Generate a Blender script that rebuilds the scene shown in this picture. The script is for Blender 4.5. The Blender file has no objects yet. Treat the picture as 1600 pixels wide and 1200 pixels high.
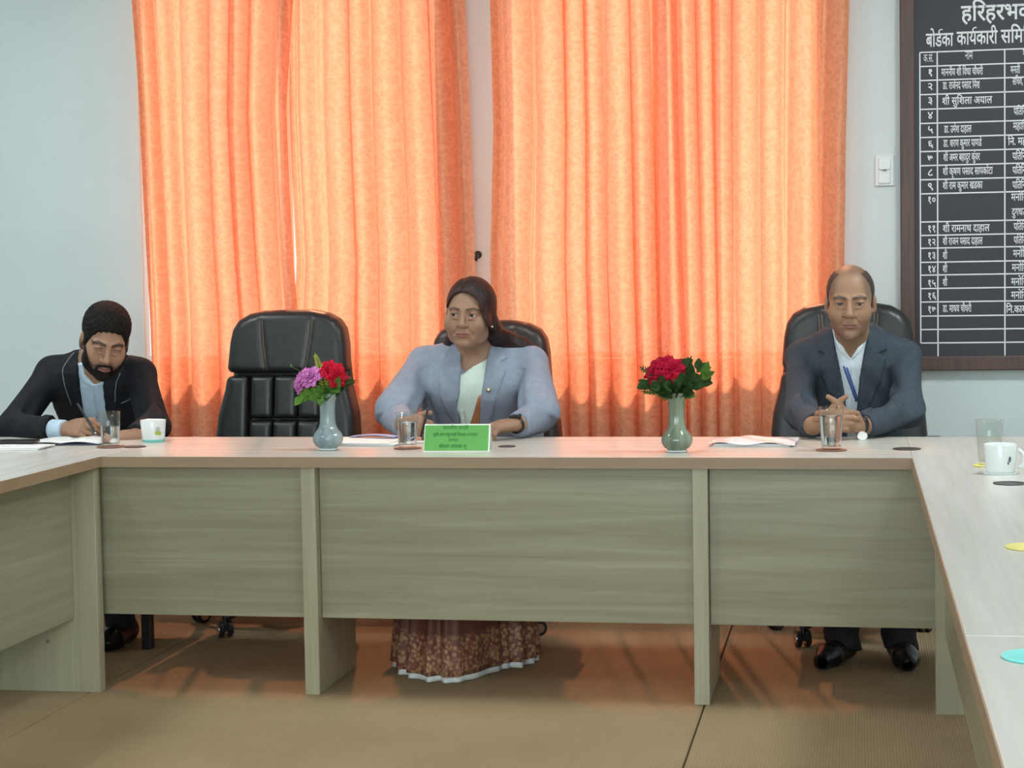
import bpy, bmesh, math, random
import numpy as np
from mathutils import Vector, Matrix
from math import sin, cos, pi, radians as rad
random.seed(7)
rng = np.random.default_rng(11)
scene = bpy.context.scene
COL = scene.collection

# ------------------------------------------------------------------ camera
FPX = 2900.0
CAMH = 1.28
_vy = np.array([538.0, 182.0, -FPX]); _vy /= np.linalg.norm(_vy)
_hd = np.array([1.0, 0.0166, 0.0])
_up = np.cross(_hd, _vy); _up /= np.linalg.norm(_up)
if _up[1] < 0: _up = -_up
CAMR = np.stack([np.cross(_vy, _up), _vy, _up])      # camera axes -> world
CAMC = np.array([0.0, 0.0, CAMH])
cam_data = bpy.data.cameras.new('camera')
cam = bpy.data.objects.new('camera', cam_data)
COL.objects.link(cam)
M4 = Matrix.Identity(4)
for i in range(3):
    for j in range(3): M4[i][j] = float(CAMR[i][j])
    M4[i][3] = float(CAMC[i])
cam.matrix_world = M4
cam_data.sensor_fit = 'HORIZONTAL'; cam_data.sensor_width = 36.0
cam_data.lens = 36.0 * FPX / 1600.0
cam_data.clip_end = 300
scene.camera = cam

# ------------------------------------------------------------------ world, sun, exposure
world = bpy.data.worlds.new('world'); scene.world = world
world.use_nodes = True
bgn = world.node_tree.nodes['Background']
bgn.inputs['Color'].default_value = (0.80, 0.90, 1.0, 1)
bgn.inputs['Strength'].default_value = 2.0
sun_d = bpy.data.lights.new('sun', 'SUN'); sun_d.energy = 11.5; sun_d.angle = rad(0.6)
sun_d.color = (1.0, 0.93, 0.82)
sun = bpy.data.objects.new('sun', sun_d); COL.objects.link(sun)
SUN_DIR = Vector((0.237, -1.0, -0.95)).normalized()   # the way the light travels
sun.rotation_euler = SUN_DIR.to_track_quat('-Z', 'Y').to_euler()
vs = scene.view_settings
vs.view_transform = 'Standard'; vs.look = 'None'; vs.gamma = 1.0; vs.use_curve_mapping = False
vs.exposure = 0.2
# soft fill added behind the camera, set in an unseen window opening
fill_lamp_d = bpy.data.lights.new('soft_fill_light', 'AREA'); fill_lamp_d.shape = 'RECTANGLE'
fill_lamp_d.size = 3.6; fill_lamp_d.size_y = 1.5; fill_lamp_d.energy = 150.0; fill_lamp_d.color = (0.86, 0.96, 1.0)
fill_lamp = bpy.data.objects.new('soft_fill_light', fill_lamp_d); COL.objects.link(fill_lamp)
fill_lamp.location = (-0.6, -2.42, 1.75); fill_lamp.rotation_euler = (rad(90), 0, 0)

def at(px, py, Y):
    r = CAMR @ np.array([px - 800.0, 600.0 - py, -FPX]); p = CAMC + r * (Y / r[1])
    return np.array(p)
def atz(px, py, Z):
    r = CAMR @ np.array([px - 800.0, 600.0 - py, -FPX]); p = CAMC + r * ((Z - CAMH) / r[2])
    return np.array(p)

# ------------------------------------------------------------------ materials
MATS = {}
def mat(name, col=(0.5, 0.5, 0.5), rough=0.6, metal=0.0, spec=0.5, **kw):
    m = bpy.data.materials.new(name); m.use_nodes = True
    b = m.node_tree.nodes['Principled BSDF']
    b.inputs['Base Color'].default_value = (*col, 1)
    b.inputs['Roughness'].default_value = rough
    b.inputs['Metallic'].default_value = metal
    b.inputs['Specular IOR Level'].default_value = spec
    for k, v in kw.items(): b.inputs[k.replace('_', ' ')].default_value = v
    MATS[name] = m
    return m
def N(m, t, **kw):
    n = m.node_tree.nodes.new(t)
    for k, v in kw.items():
        if k in n.inputs.keys(): n.inputs[k].default_value = v
        else: setattr(n, k, v)
    return n
def L(m, a, b): m.node_tree.links.new(a, b)
def bsdf(m): return m.node_tree.nodes['Principled BSDF']
def noise_col(m, c1, c2, scale=8.0, stretch=(1, 1, 1), detail=4.0, lo=0.35, hi=0.65, coord='Object', bump=0.0, bscale=None, bdist=0.002):
    tc = N(m, 'ShaderNodeTexCoord'); mp = N(m, 'ShaderNodeMapping'); mp.inputs['Scale'].default_value = stretch
    L(m, tc.outputs[coord], mp.inputs['Vector'])
    nz = N(m, 'ShaderNodeTexNoise'); nz.inputs['Scale'].default_value = scale; nz.inputs['Detail'].default_value = detail
    L(m, mp.outputs['Vector'], nz.inputs['Vector'])
    cr = N(m, 'ShaderNodeValToRGB'); e = cr.color_ramp.elements
    e[0].position = lo; e[0].color = (*c1, 1); e[1].position = hi; e[1].color = (*c2, 1)
    L(m, nz.outputs['Fac'], cr.inputs['Fac']); L(m, cr.outputs['Color'], bsdf(m).inputs['Base Color'])
    if bump:
        n2 = nz
        if bscale:
            n2 = N(m, 'ShaderNodeTexNoise'); n2.inputs['Scale'].default_value = bscale; n2.inputs['Detail'].default_value = 3
            L(m, mp.outputs['Vector'], n2.inputs['Vector'])
        bp = N(m, 'ShaderNodeBump'); bp.inputs['Strength'].default_value = bump; bp.inputs['Distance'].default_value = bdist
        L(m, n2.outputs['Fac'], bp.inputs['Height']); L(m, bp.outputs['Normal'], bsdf(m).inputs['Normal'])
    return m
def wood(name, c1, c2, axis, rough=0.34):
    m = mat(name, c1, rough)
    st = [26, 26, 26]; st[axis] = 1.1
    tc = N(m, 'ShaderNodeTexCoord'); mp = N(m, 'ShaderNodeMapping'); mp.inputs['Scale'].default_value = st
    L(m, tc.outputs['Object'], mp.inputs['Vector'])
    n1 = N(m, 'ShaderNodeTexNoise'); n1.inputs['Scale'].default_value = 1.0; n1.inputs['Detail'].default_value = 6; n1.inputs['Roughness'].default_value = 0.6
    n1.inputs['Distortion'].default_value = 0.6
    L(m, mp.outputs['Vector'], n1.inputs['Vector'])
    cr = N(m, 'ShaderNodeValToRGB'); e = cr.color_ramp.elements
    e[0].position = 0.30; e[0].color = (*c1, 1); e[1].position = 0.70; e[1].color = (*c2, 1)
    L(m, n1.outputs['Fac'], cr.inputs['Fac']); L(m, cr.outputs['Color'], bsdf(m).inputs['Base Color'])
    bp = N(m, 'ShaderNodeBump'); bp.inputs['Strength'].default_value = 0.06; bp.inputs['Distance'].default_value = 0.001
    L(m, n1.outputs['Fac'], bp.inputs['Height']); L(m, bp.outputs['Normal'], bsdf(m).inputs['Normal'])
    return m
def vcol(m, attr='Col', bump=0.0, bscale=300.0, stretch=(1, 1, 1), bdist=0.001):
    a = N(m, 'ShaderNodeAttribute'); a.attribute_name = attr
    L(m, a.outputs['Color'], bsdf(m).inputs['Base Color'])
    if bump:
        tc = N(m, 'ShaderNodeTexCoord'); mp = N(m, 'ShaderNodeMapping'); mp.inputs['Scale'].default_value = stretch
        L(m, tc.outputs['Object'], mp.inputs['Vector'])
        n2 = N(m, 'ShaderNodeTexNoise'); n2.inputs['Scale'].default_value = bscale; n2.inputs['Detail'].default_value = 3
        L(m, mp.outputs['Vector'], n2.inputs['Vector'])
        bp = N(m, 'ShaderNodeBump'); bp.inputs['Strength'].default_value = bump; bp.inputs['Distance'].default_value = bdist
        L(m, n2.outputs['Fac'], bp.inputs['Height']); L(m, bp.outputs['Normal'], bsdf(m).inputs['Normal'])
    return m
def emis(name, col, s):
    m = mat(name, (0.9, 0.9, 0.9)); b = bsdf(m)
    b.inputs['Emission Color'].default_value = (*col, 1); b.inputs['Emission Strength'].default_value = s
    return m

# ------------------------------------------------------------------ object helpers
def tag(o, label=None, cat=None, group=None, kind=None):
    if label: o['label'] = label
    if cat: o['category'] = cat
    if group: o['group'] = group
    if kind: o['kind'] = kind
    return o
def empty(name, loc=(0, 0, 0), rz=0.0):
    o = bpy.data.objects.new(name, None); COL.objects.link(o)
    o.location = loc; o.rotation_euler = (0, 0, rz); o.empty_display_size = 0.1
    return o
def link(name, me, m=None, parent=None, loc=(0, 0, 0), rot=(0, 0, 0), bevel=0.0, smooth=False):
    o = bpy.data.objects.new(name, me); COL.objects.link(o)
    if m is not None and len(me.materials) == 0: me.materials.append(m)
    if parent is not None: o.parent = parent
    o.location = loc; o.rotation_euler = rot
    if smooth:
        me.polygons.foreach_set('use_smooth', np.ones(len(me.polygons), bool))
    if bevel:
        bv = o.modifiers.new('bevel', 'BEVEL'); bv.width = bevel; bv.segments = 2; bv.limit_method = 'ANGLE'
    return o
class MB:
    def __init__(s): s.v = []; s.f = []
    def add(s, v, f):
        n = len(s.v); s.v += [tuple(map(float, p)) for p in v]; s.f += [tuple(i + n for i in q) for q in f]; return s
    def box(s, lo, hi):
        x0, y0, z0 = lo; x1, y1, z1 = hi
        return s.add([(x0, y0, z0), (x1, y0, z0), (x1, y1, z0), (x0, y1, z0), (x0, y0, z1), (x1, y0, z1), (x1, y1, z1), (x0, y1, z1)],
                     [(0, 3, 2, 1), (4, 5, 6, 7), (0, 1, 5, 4), (1, 2, 6, 5), (2, 3, 7, 6), (3, 0, 4, 7)])
    def prism(s, poly, z0, z1):     # poly CCW in xy
        n = len(poly)
        v = [(x, y, z0) for x, y in poly] + [(x, y, z1) for x, y in poly]
        f = [tuple(range(n))[::-1], tuple(range(n, 2 * n))] + [(i, (i + 1) % n, n + (i + 1) % n, n + i) for i in range(n)]
        return s.add(v, f)
    def lathe(s, prof, n=32, c=(0, 0, 0), caps=True):   # prof: (r,z) bottom->top
        v = []; f = []
        for r, z in prof:
            for i in range(n):
                a = 2 * pi * i / n; v.append((c[0] + r * cos(a), c[1] + r * sin(a), c[2] + z))
        for j in range(len(prof) - 1):
            for i in range(n):
                f.append((j * n + i, j * n + (i + 1) % n, (j + 1) * n + (i + 1) % n, (j + 1) * n + i))
        if caps:
            f.append(tuple(range(n))[::-1]); f.append(tuple(range((len(prof) - 1) * n, len(prof) * n)))
        return s.add(v, f)
    def tube(s, pts, rads, n=10, caps=True):
        pts = [Vector(p) for p in pts]
        if not hasattr(rads, '__len__'): rads = [rads] * len(pts)
        v = []; f = []; ref = None
        for i, p in enumerate(pts):
            t = (pts[min(i + 1, len(pts) - 1)] - pts[max(i - 1, 0)]).normalized()
            if ref is None:
                ref = Vector((0, 0, 1)) if abs(t.z) < 0.9 else Vector((1, 0, 0))
            u = t.cross(ref).normalized(); w = u.cross(t).normalized(); ref = w
            for k in range(n):
                a = 2 * pi * k / n
                v.append(p + (u * cos(a) + w * sin(a)) * rads[i])
        for j in range(len(pts) - 1):
            for k in range(n):
                f.append((j * n + k, (j + 1) * n + k, (j + 1) * n + (k + 1) % n, j * n + (k + 1) % n))
        if caps:
            f.append(tuple(range(n))); f.append(tuple(range((len(pts) - 1) * n, len(pts) * n))[::-1])
        return s.add(v, f)
    def grid(s, fn, nu, nv):
        v = [fn(i / nu, j / nv) for i in range(nu + 1) for j in range(nv + 1)]
        f = [(i * (nv + 1) + j, (i + 1) * (nv + 1) + j, (i + 1) * (nv + 1) + j + 1, i * (nv + 1) + j + 1) for i in range(nu) for j in range(nv)]
        return s.add(v, f)
    def mesh(s, name):
        me = bpy.data.meshes.new(name); me.from_pydata(s.v, [], s.f); me.update()
        return me
    def build(s, name, m, parent=None, loc=(0, 0, 0), rot=(0, 0, 0), bevel=0.0, smooth=False, fix=True):
        me = s.mesh(name)
        if fix:
            b = bmesh.new(); b.from_mesh(me); bmesh.ops.recalc_face_normals(b, faces=b.faces); b.to_mesh(me); b.free()
        return link(name, me, m, parent, loc, rot, bevel, smooth)
def sharp(o, ang=40):
    me = o.data
    me.polygons.foreach_set('use_smooth', np.ones(len(me.polygons), bool))
    try: me.set_sharp_from_angle(angle=rad(ang))
    except Exception: pass
    return o
def copy_tree(o, parent=None):
    c = o.copy(); COL.objects.link(c)
    if parent is not None: c.parent = parent
    for ch in list(o.children): copy_tree(ch, c)
    return c

# ------------------------------------------------------------------ signed-distance modelling
def axis_pts(lo, hi, coarse, fine=()):
    out = [lo]; x = lo
    while x < hi:
        st = coarse
        for a, b, h in fine:
            if a <= x < b: st = min(st, h)
            elif x < a < x + st: st = max(min(st, a - x), 0.0015)
        x += st; out.append(x)
    return np.array(out, 'f4')
def smin(a, b, k):
    if k <= 0: return np.minimum(a, b)
    h = np.maximum(k - np.abs(a - b), 0) / k
    return np.minimum(a, b) - h * h * k * 0.25
def smax(a, b, k): return -smin(-a, -b, k)
def cone(a, b, ra, rb):
    a = np.asarray(a, float); b = np.asarray(b, float); ba = b - a; l2 = max(float(ba @ ba), 1e-12)
    def f(X, Y, Z):
        px, py, pz = X - a[0], Y - a[1], Z - a[2]
        h = np.clip((px * ba[0] + py * ba[1] + pz * ba[2]) / l2, 0, 1)
        return np.sqrt((px - ba[0] * h) ** 2 + (py - ba[1] * h) ** 2 + (pz - ba[2] * h) ** 2) - (ra + (rb - ra) * h)
    r = max(ra, rb)
    return f, np.minimum(a, b) - r, np.maximum(a, b) + r
def ell(c, r, R=None):
    c = np.asarray(c, float); r = np.asarray(r, float) * np.ones(3)
    def f(X, Y, Z):
        x, y, z = X - c[0], Y - c[1], Z - c[2]
        if R is not None:
            x, y, z = (R[0][0] * x + R[1][0] * y + R[2][0] * z, R[0][1] * x + R[1][1] * y + R[2][1] * z, R[0][2] * x + R[1][2] * y + R[2][2] * z)
        k0 = np.sqrt((x / r[0]) ** 2 + (y / r[1]) ** 2 + (z / r[2]) ** 2)
        k1 = np.sqrt((x / r[0] ** 2) ** 2 + (y / r[1] ** 2) ** 2 + (z / r[2] ** 2) ** 2)
        return k0 * (k0 - 1) / np.maximum(k1, 1e-6)
    m = r.max()
    if R is None: return f, c - r, c + r
    return f, c - m, c + m
def poly2(P, u, v):
    P = np.asarray(P, float); n = len(P)
    u, v = np.broadcast_arrays(u, v)
    d = np.full(u.shape, 1e9, 'f4'); s = np.ones(u.shape, 'f4')
    j = n - 1
    for i in range(n):
        ex, ey = P[j] - P[i]; wx = u - P[i][0]; wy = v - P[i][1]
        t = np.clip((wx * ex + wy * ey) / (ex * ex + ey * ey), 0, 1)
        bx = wx - ex * t; by = wy - ey * t
        d = np.minimum(d, bx * bx + by * by)
        c1 = v >= P[i][1]; c2 = v < P[j][1]; c3 = ex * wy > ey * wx
        fl = (c1 & c2 & c3) | (~c1 & ~c2 & ~c3)
        s = np.where(fl, -s, s); j = i
    return s * np.sqrt(d)
class Vol:
    def __init__(s, ax, ay, az):
        s.a = [np.asarray(q, 'f4') for q in (ax, ay, az)]
        s.d = np.full([len(q) for q in s.a], 0.5, 'f4')
    def box(s, lo, hi, pad):
        sl = []
        for i in range(3):
            i0 = int(np.searchsorted(s.a[i], lo[i] - pad)); i1 = int(np.searchsorted(s.a[i], hi[i] + pad))
            sl.append(slice(max(i0 - 1, 0), max(min(i1 + 1, len(s.a[i])), max(i0 - 1, 0) + 1)))
        return tuple(sl)
    def grids(s, sl):
        return s.a[0][sl[0]][:, None, None], s.a[1][sl[1]][None, :, None], s.a[2][sl[2]][None, None, :]
    def add(s, prim, k=0.0):
        f, lo, hi = prim; sl = s.box(lo, hi, k + 0.012); s.d[sl] = smin(s.d[sl], f(*s.grids(sl)).astype('f4'), k)
    def sub(s, prim, k=0.0):
        f, lo, hi = prim; sl = s.box(lo, hi, k + 0.012); s.d[sl] = smax(s.d[sl], -f(*s.grids(sl)).astype('f4'), k)
    def cut(s, f, lo, hi, k=0.0):            # keep where f<0 inside the box
        sl = s.box(lo, hi, 0); s.d[sl] = smax(s.d[sl], f(*s.grids(sl)).astype('f4'), k)
    def extract(s):
        d = s.d; ins = d < 0
        nx, ny, nz = d.shape
        c = ins[:-1, :-1, :-1].astype(np.int8)
        for q in ((1, 0, 0), (0, 1, 0), (0, 0, 1), (1, 1, 0), (1, 0, 1), (0, 1, 1), (1, 1, 1)):
            c = c + ins[q[0]:nx - 1 + q[0], q[1]:ny - 1 + q[1], q[2]:nz - 1 + q[2]]
        act = (c > 0) & (c < 8)
        I, J, K = np.nonzero(act)
        n = len(I)
        idx = np.full(act.shape, -1, np.int32); idx[I, J, K] = np.arange(n)
        acc = np.zeros((n, 3)); cnt = np.zeros(n)
        ax, ay, az = [q.astype('f8') for q in s.a]
        def corner(o): return d[I + o[0], J + o[1], K + o[2]].astype('f8')
        def pos(o): return np.stack([ax[I + o[0]], ay[J + o[1]], az[K + o[2]]], 1)
        cs = [(i, j, k) for i in (0, 1) for j in (0, 1) for k in (0, 1)]
        for p in cs:
            for dim in range(3):
                if p[dim]: continue
                q = list(p); q[dim] = 1
                a = corner(p); b = corner(q); m = (a < 0) != (b < 0)
                if not m.any(): continue
                t = np.where(m, a / np.where(m, a - b, 1), 0)
                w = pos(p) + (pos(q) - pos(p)) * t[:, None]
                acc[m] += w[m]; cnt[m] += 1
        V = acc / cnt[:, None]
        F = []
        for dim in range(3):
            o1, o2 = [(1, 2), (2, 0), (0, 1)][dim]
            sa = [slice(0, None)] * 3; sb = [slice(0, None)] * 3
            sa[dim] = slice(0, -1); sb[dim] = slice(1, None)
            A = ins[tuple(sa)]; B = ins[tuple(sb)]
            e = np.array(np.nonzero(A != B))
            ok = (e[o1] > 0) & (e[o2] > 0) & (e[o1] < d.shape[o1] - 1) & (e[o2] < d.shape[o2] - 1)
            e = e[:, ok]
            fl = A[e[0], e[1], e[2]]
            def cell(u, v):
                c = [e[0].copy(), e[1].copy(), e[2].copy()]; c[o1] = c[o1] - u; c[o2] = c[o2] - v
                return idx[c[0], c[1], c[2]]
            q = np.stack([cell(1, 1), cell(0, 1), cell(0, 0), cell(1, 0)], 1)
            q[~fl] = q[~fl][:, ::-1]
            F.append(q)
        F = np.concatenate(F); F = F[(F >= 0).all(1)]
        return V, F
def relax(V, F, it=1, lam=0.5):
    e = np.concatenate([F[:, [0, 1]], F[:, [1, 2]], F[:, [2, 3]], F[:, [3, 0]]])
    for _ in range(it):
        acc = np.zeros_like(V); cnt = np.zeros(len(V))
        for a, b in ((0, 1), (1, 0)):
            for c in range(3): acc[:, c] += np.bincount(e[:, a], V[e[:, b], c], len(V))
            cnt += np.bincount(e[:, a], minlength=len(V))
        V = V + lam * (acc / np.maximum(cnt, 1)[:, None] - V)
    return V
def np_mesh(name, V, F, col=None, smooth=True):
    me = bpy.data.meshes.new(name)
    nf = len(F); k = F.shape[1]
    me.vertices.add(len(V)); me.vertices.foreach_set('co', np.ascontiguousarray(V, 'f4').ravel())
    me.loops.add(nf * k); me.loops.foreach_set('vertex_index', np.ascontiguousarray(F, 'i4').ravel())
    me.polygons.add(nf); me.polygons.foreach_set('loop_start', np.arange(nf, dtype='i4') * k)
    try: me.polygons.foreach_set('loop_total', np.full(nf, k, 'i4'))
    except Exception: pass
    me.update(calc_edges=True)
    if smooth: me.polygons.foreach_set('use_smooth', np.ones(nf, bool))
    if col is not None:
        at_ = me.color_attributes.new('Col', 'FLOAT_COLOR', 'POINT')
        c4 = np.ones((len(V), 4), 'f4'); c4[:, :3] = col
        at_.data.foreach_set('color', c4.ravel())
    return me
def sdf_obj(name, vol, m, base, parent=None, colfn=None, rel=1, loc=(0, 0, 0)):
    V, F = vol.extract()
    if rel: V = relax(V, F, rel, 0.5)
    c = colfn(V) if colfn else None
    return link(name, np_mesh(name, V - np.asarray(base), F, c), m, parent, loc)
# ------------------------------------------------------------------ people
class Frame:                 # head-local (x, forward, up) -> world
    def __init__(s, o, yaw=0, pitch=0, roll=0, sc=1.0, sx=1.0):
        ex = np.array([cos(yaw), -sin(yaw), 0]); ef = np.array([-sin(yaw), -cos(yaw), 0]); ez = np.array([0, 0, 1.0])
        ef, ez = ef * cos(pitch) - ez * sin(pitch), ez * cos(pitch) + ef * sin(pitch)
        ez, ex = ez * cos(roll) + ex * sin(roll), ex * cos(roll) - ez * sin(roll)
        s.o = np.asarray(o, float); s.R = np.stack([ex, ef, ez], 1); s.sc = sc; s.sx = sx
    def w(s, p): return s.o + s.R @ (np.array([p[0] * s.sx, p[1], p[2]]) * s.sc)
    def cone(s, a, b, ra, rb): return cone(s.w(a), s.w(b), ra * s.sc, rb * s.sc)
    def ell(s, c, r): return ell(s.w(c), np.array([r[0] * s.sx, r[1], r[2]]) * s.sc, s.R)
    def inv(s, V):
        q = ((V - s.o) @ s.R) / s.sc; q[:, 0] /= s.sx; return q
    def loc(s, X, Y, Z):
        x, y, z = X - s.o[0], Y - s.o[1], Z - s.o[2]; R = s.R
        return ((x * R[0][0] + y * R[1][0] + z * R[2][0]) / s.sc / s.sx, (x * R[0][1] + y * R[1][1] + z * R[2][1]) / s.sc,
                (x * R[0][2] + y * R[1][2] + z * R[2][2]) / s.sc)
def head(v, fr, jaw=1.0, cheek=1.0, slit=1.0, nose=1.0, lips=1.0):
    E, C = fr.ell, fr.cone
    v.add(E((0, -.018, .036), (.0745, .094, .082)))
    v.add(E((0, .034, -.028), (.0625, .054, .078)), .03)
    v.add(E((0, .030, -.074), (.052 * jaw, .049, .041)), .025)
    for s in (-1, 1):
        v.add(E((s * .047 * jaw, .004, -.064), (.017, .028, .028)), .028)
        v.add(E((s * .042 * cheek, .056, -.032), (.024, .026, .028)), .025)
    v.add(E((0, .074, -.099), (.021 * jaw, .017, .016)), .022)
    for s in (-1, 1):
        v.add(C((s * .012, .0865, .020), (s * .046, .070, .019), .0075, .007), .014)
        v.sub(E((s * .031, .103, .000), (.020, .020, .015)), .012)
        v.add(E((s * .0315, .0745, .0), (.0162, .0148, .0118)), .005)
        v.sub(E((s * .0315, .092, -.0008), (.0125, .018, .0036 * slit)), .0015)
        v.add(C((s * .020, .0905, -.0125), (s * .043, .080, -.0125), .002, .002), .008)
    v.add(C((0, .0835, .014), (0, .1055, -.030), .0065, .0100 * nose), .012)
    v.add(E((0, .1050, -.0335), (.0125 * nose, .0110, .0095)), .008)
    for s in (-1, 1):
        v.add(E((s * .0135 * nose, .0935, -.0360), (.0082, .0105, .0078)), .006)
        v.sub(E((s * .0065 * nose, .104, -.0440), (.0042, .006, .0030)), .003)
    v.add(E((0, .078, -.060), (.032, .018, .022)), .014)
    v.sub(C((0, .1005, -.047), (0, .0985, -.056), .0022, .0026), .006)
    for s in (-1, 1):
        v.add(C((0, .0945, -.0625), (s * .0225, .0825, -.0665), .0052 * lips, .0030), .005)
        v.add(C((0, .0930, -.0725), (s * .0190, .0835, -.0690), .0062 * lips, .0032), .005)
        v.sub(C((0, .1015, -.0672), (s * .0255, .0865, -.0680), .0020, .0016), .0022)
        v.sub(C((s * .019, .094, -.046), (s * .034, .079, -.068), .003, .003), .010)
    v.sub(C((-.012, .0960, -.0845), (.012, .0960, -.0845), .004, .004), .010)
def ears(v, fr):
    for s in (-1, 1):
        v.add(fr.ell((s * .0755, -.008, -.008), (.0085, .0185, .0310)), .006)
        v.add(fr.cone((s * .072, -.004, -.020), (s * .066, .004, -.030), .008, .008), .008)
        v.sub(fr.ell((s * .0850, -.003, -.006), (.0060, .0095, .0170)), .004)
HEADBOX = np.array([[-.12, -.15, -.13], [.12, .15, .15]])
def head_box(fr):
    cs = np.array([fr.w((x, y, z)) for x in (-.11, .11) for y in (-.14, .14) for z in (-.135, .145)])
    return cs.min(0), cs.max(0)
def eyes(fr, base, parent, gaze=(0, 1, 0), iris=(0.03, 0.015, 0.008)):
    g = np.array(gaze, float); g /= np.linalg.norm(g)
    for s in (-1, 1):
        n, m_ = 20, 14; V = []; F = []
        for j in range(m_ + 1):
            t = pi * j / m_
            for i in range(n):
                a = 2 * pi * i / n; V.append((sin(t) * cos(a), cos(t), sin(t) * sin(a)))
        for j in range(m_):
            for i in range(n): F.append((j * n + i, j * n + (i + 1) % n, (j + 1) * n + (i + 1) % n, (j + 1) * n + i))
        V = np.array(V); F = np.array(F)
        # pole of the sphere points along the gaze
        ax = g; u = np.cross(ax, (0, 0, 1)); u /= np.linalg.norm(u); w = np.cross(u, ax)
        D = V[:, :1] * u + V[:, 1:2] * ax + V[:, 2:3] * w
        an = np.degrees(np.arccos(np.clip(V[:, 1], -1, 1)))
        c = np.where((an < 32)[:, None], np.array(iris), np.array((0.50, 0.45, 0.42)))
        c = np.where((an < 13)[:, None], 0.004, c)
        Pw = np.array([fr.w(np.array((s * .0315, .0745, 0)) + .0128 * q) for q in D])
        link('eye', np_mesh('eye', Pw - base, F, c), MATS['eye'], parent)
def sstep(a, b, x):
    t = np.clip((x - a) / (b - a), 0, 1); return t * t * (3 - 2 * t)
def segd(P, a, b):
    a = np.array(a); b = np.array(b); ba = b - a; h = np.clip(((P - a) @ ba) / (ba @ ba), 0, 1)
    return np.linalg.norm(P - a - h[:, None] * ba, axis=1)
def paint_face(V, fr, skin, lip, brow, brow_w=.0035, beard=None, beard_a=0.0, blush=0.15, scalp=None):
    q = fr.inv(V.copy()); x, f, z = q.T; ax = np.abs(x)
    c = np.ones((len(V), 1)) * np.array(skin)
    near = (np.abs(x) < .13) & (np.abs(f) < .16) & (z > -.14) & (z < .16)
    def mix(w, col):
        nonlocal c
        w = (np.clip(w, 0, 1) * near)[:, None]; c = c * (1 - w) + np.array(col) * w
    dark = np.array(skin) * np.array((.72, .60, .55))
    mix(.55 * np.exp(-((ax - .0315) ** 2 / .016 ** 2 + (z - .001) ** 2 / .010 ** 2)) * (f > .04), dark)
    mix(blush * np.exp(-((ax - .045) ** 2 + (z + .03) ** 2) / .02 ** 2) * (f > .03), np.array(skin) * np.array((1.05, .72, .65)))
    mix(.35 * np.exp(-(x ** 2 / .016 ** 2 + (z + .036) ** 2 / .014 ** 2)) * (f > .08), np.array(skin) * np.array((1.0, .78, .7)))
    q2 = np.stack([ax, f, z], 1)
    d1 = np.minimum(segd(q2, (0, .097, -.0625), (.0215, .084, -.0668)) - .0050, segd(q2, (0, .096, -.0728), (.018, .0850, -.0692)) - .0060)
    mix(sstep(.0020, -.001, d1) * .9, lip)
    mix(sstep(.003, .0005, np.abs(z + .0672) + .00002 / (.03 - np.minimum(ax, .0299)) * 0) * (ax < .023) * (f > .075) * .8, np.array(lip) * .35)
    bz = np.stack([ax, z], 1)
    db = np.minimum(segd(bz, (.0135, .0185), (.034, .0235)), segd(bz, (.034, .0235), (.050, .0180)))
    mix(sstep(brow_w + .0025, brow_w - .001, db) * (f > .045) * .85, brow)
    for s in (1,):       # lash line
        mix(sstep(.0028, .0008, np.abs(z - .0042 + 6.0 * (ax - .0315) ** 2)) * (np.abs(ax - .0315) < .0135) * (f > .072) * .8, (0.012, .008, .007))
    if beard is not None:
        zt = np.interp(ax, [0, .02, .035, .05, .07, .09], [-.046, -.048, -.062, -.045, -.01, .0])
        w = sstep(.006, -.008, z - zt) * sstep(-.03, -.01, f) * (1 - sstep(.002, -.001, d1))
        mix(w * beard_a, beard)
    if scalp is not None:
        col, amt, fn = scalp
        mix(fn(x, f, z) * amt, col)
    return c
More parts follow.
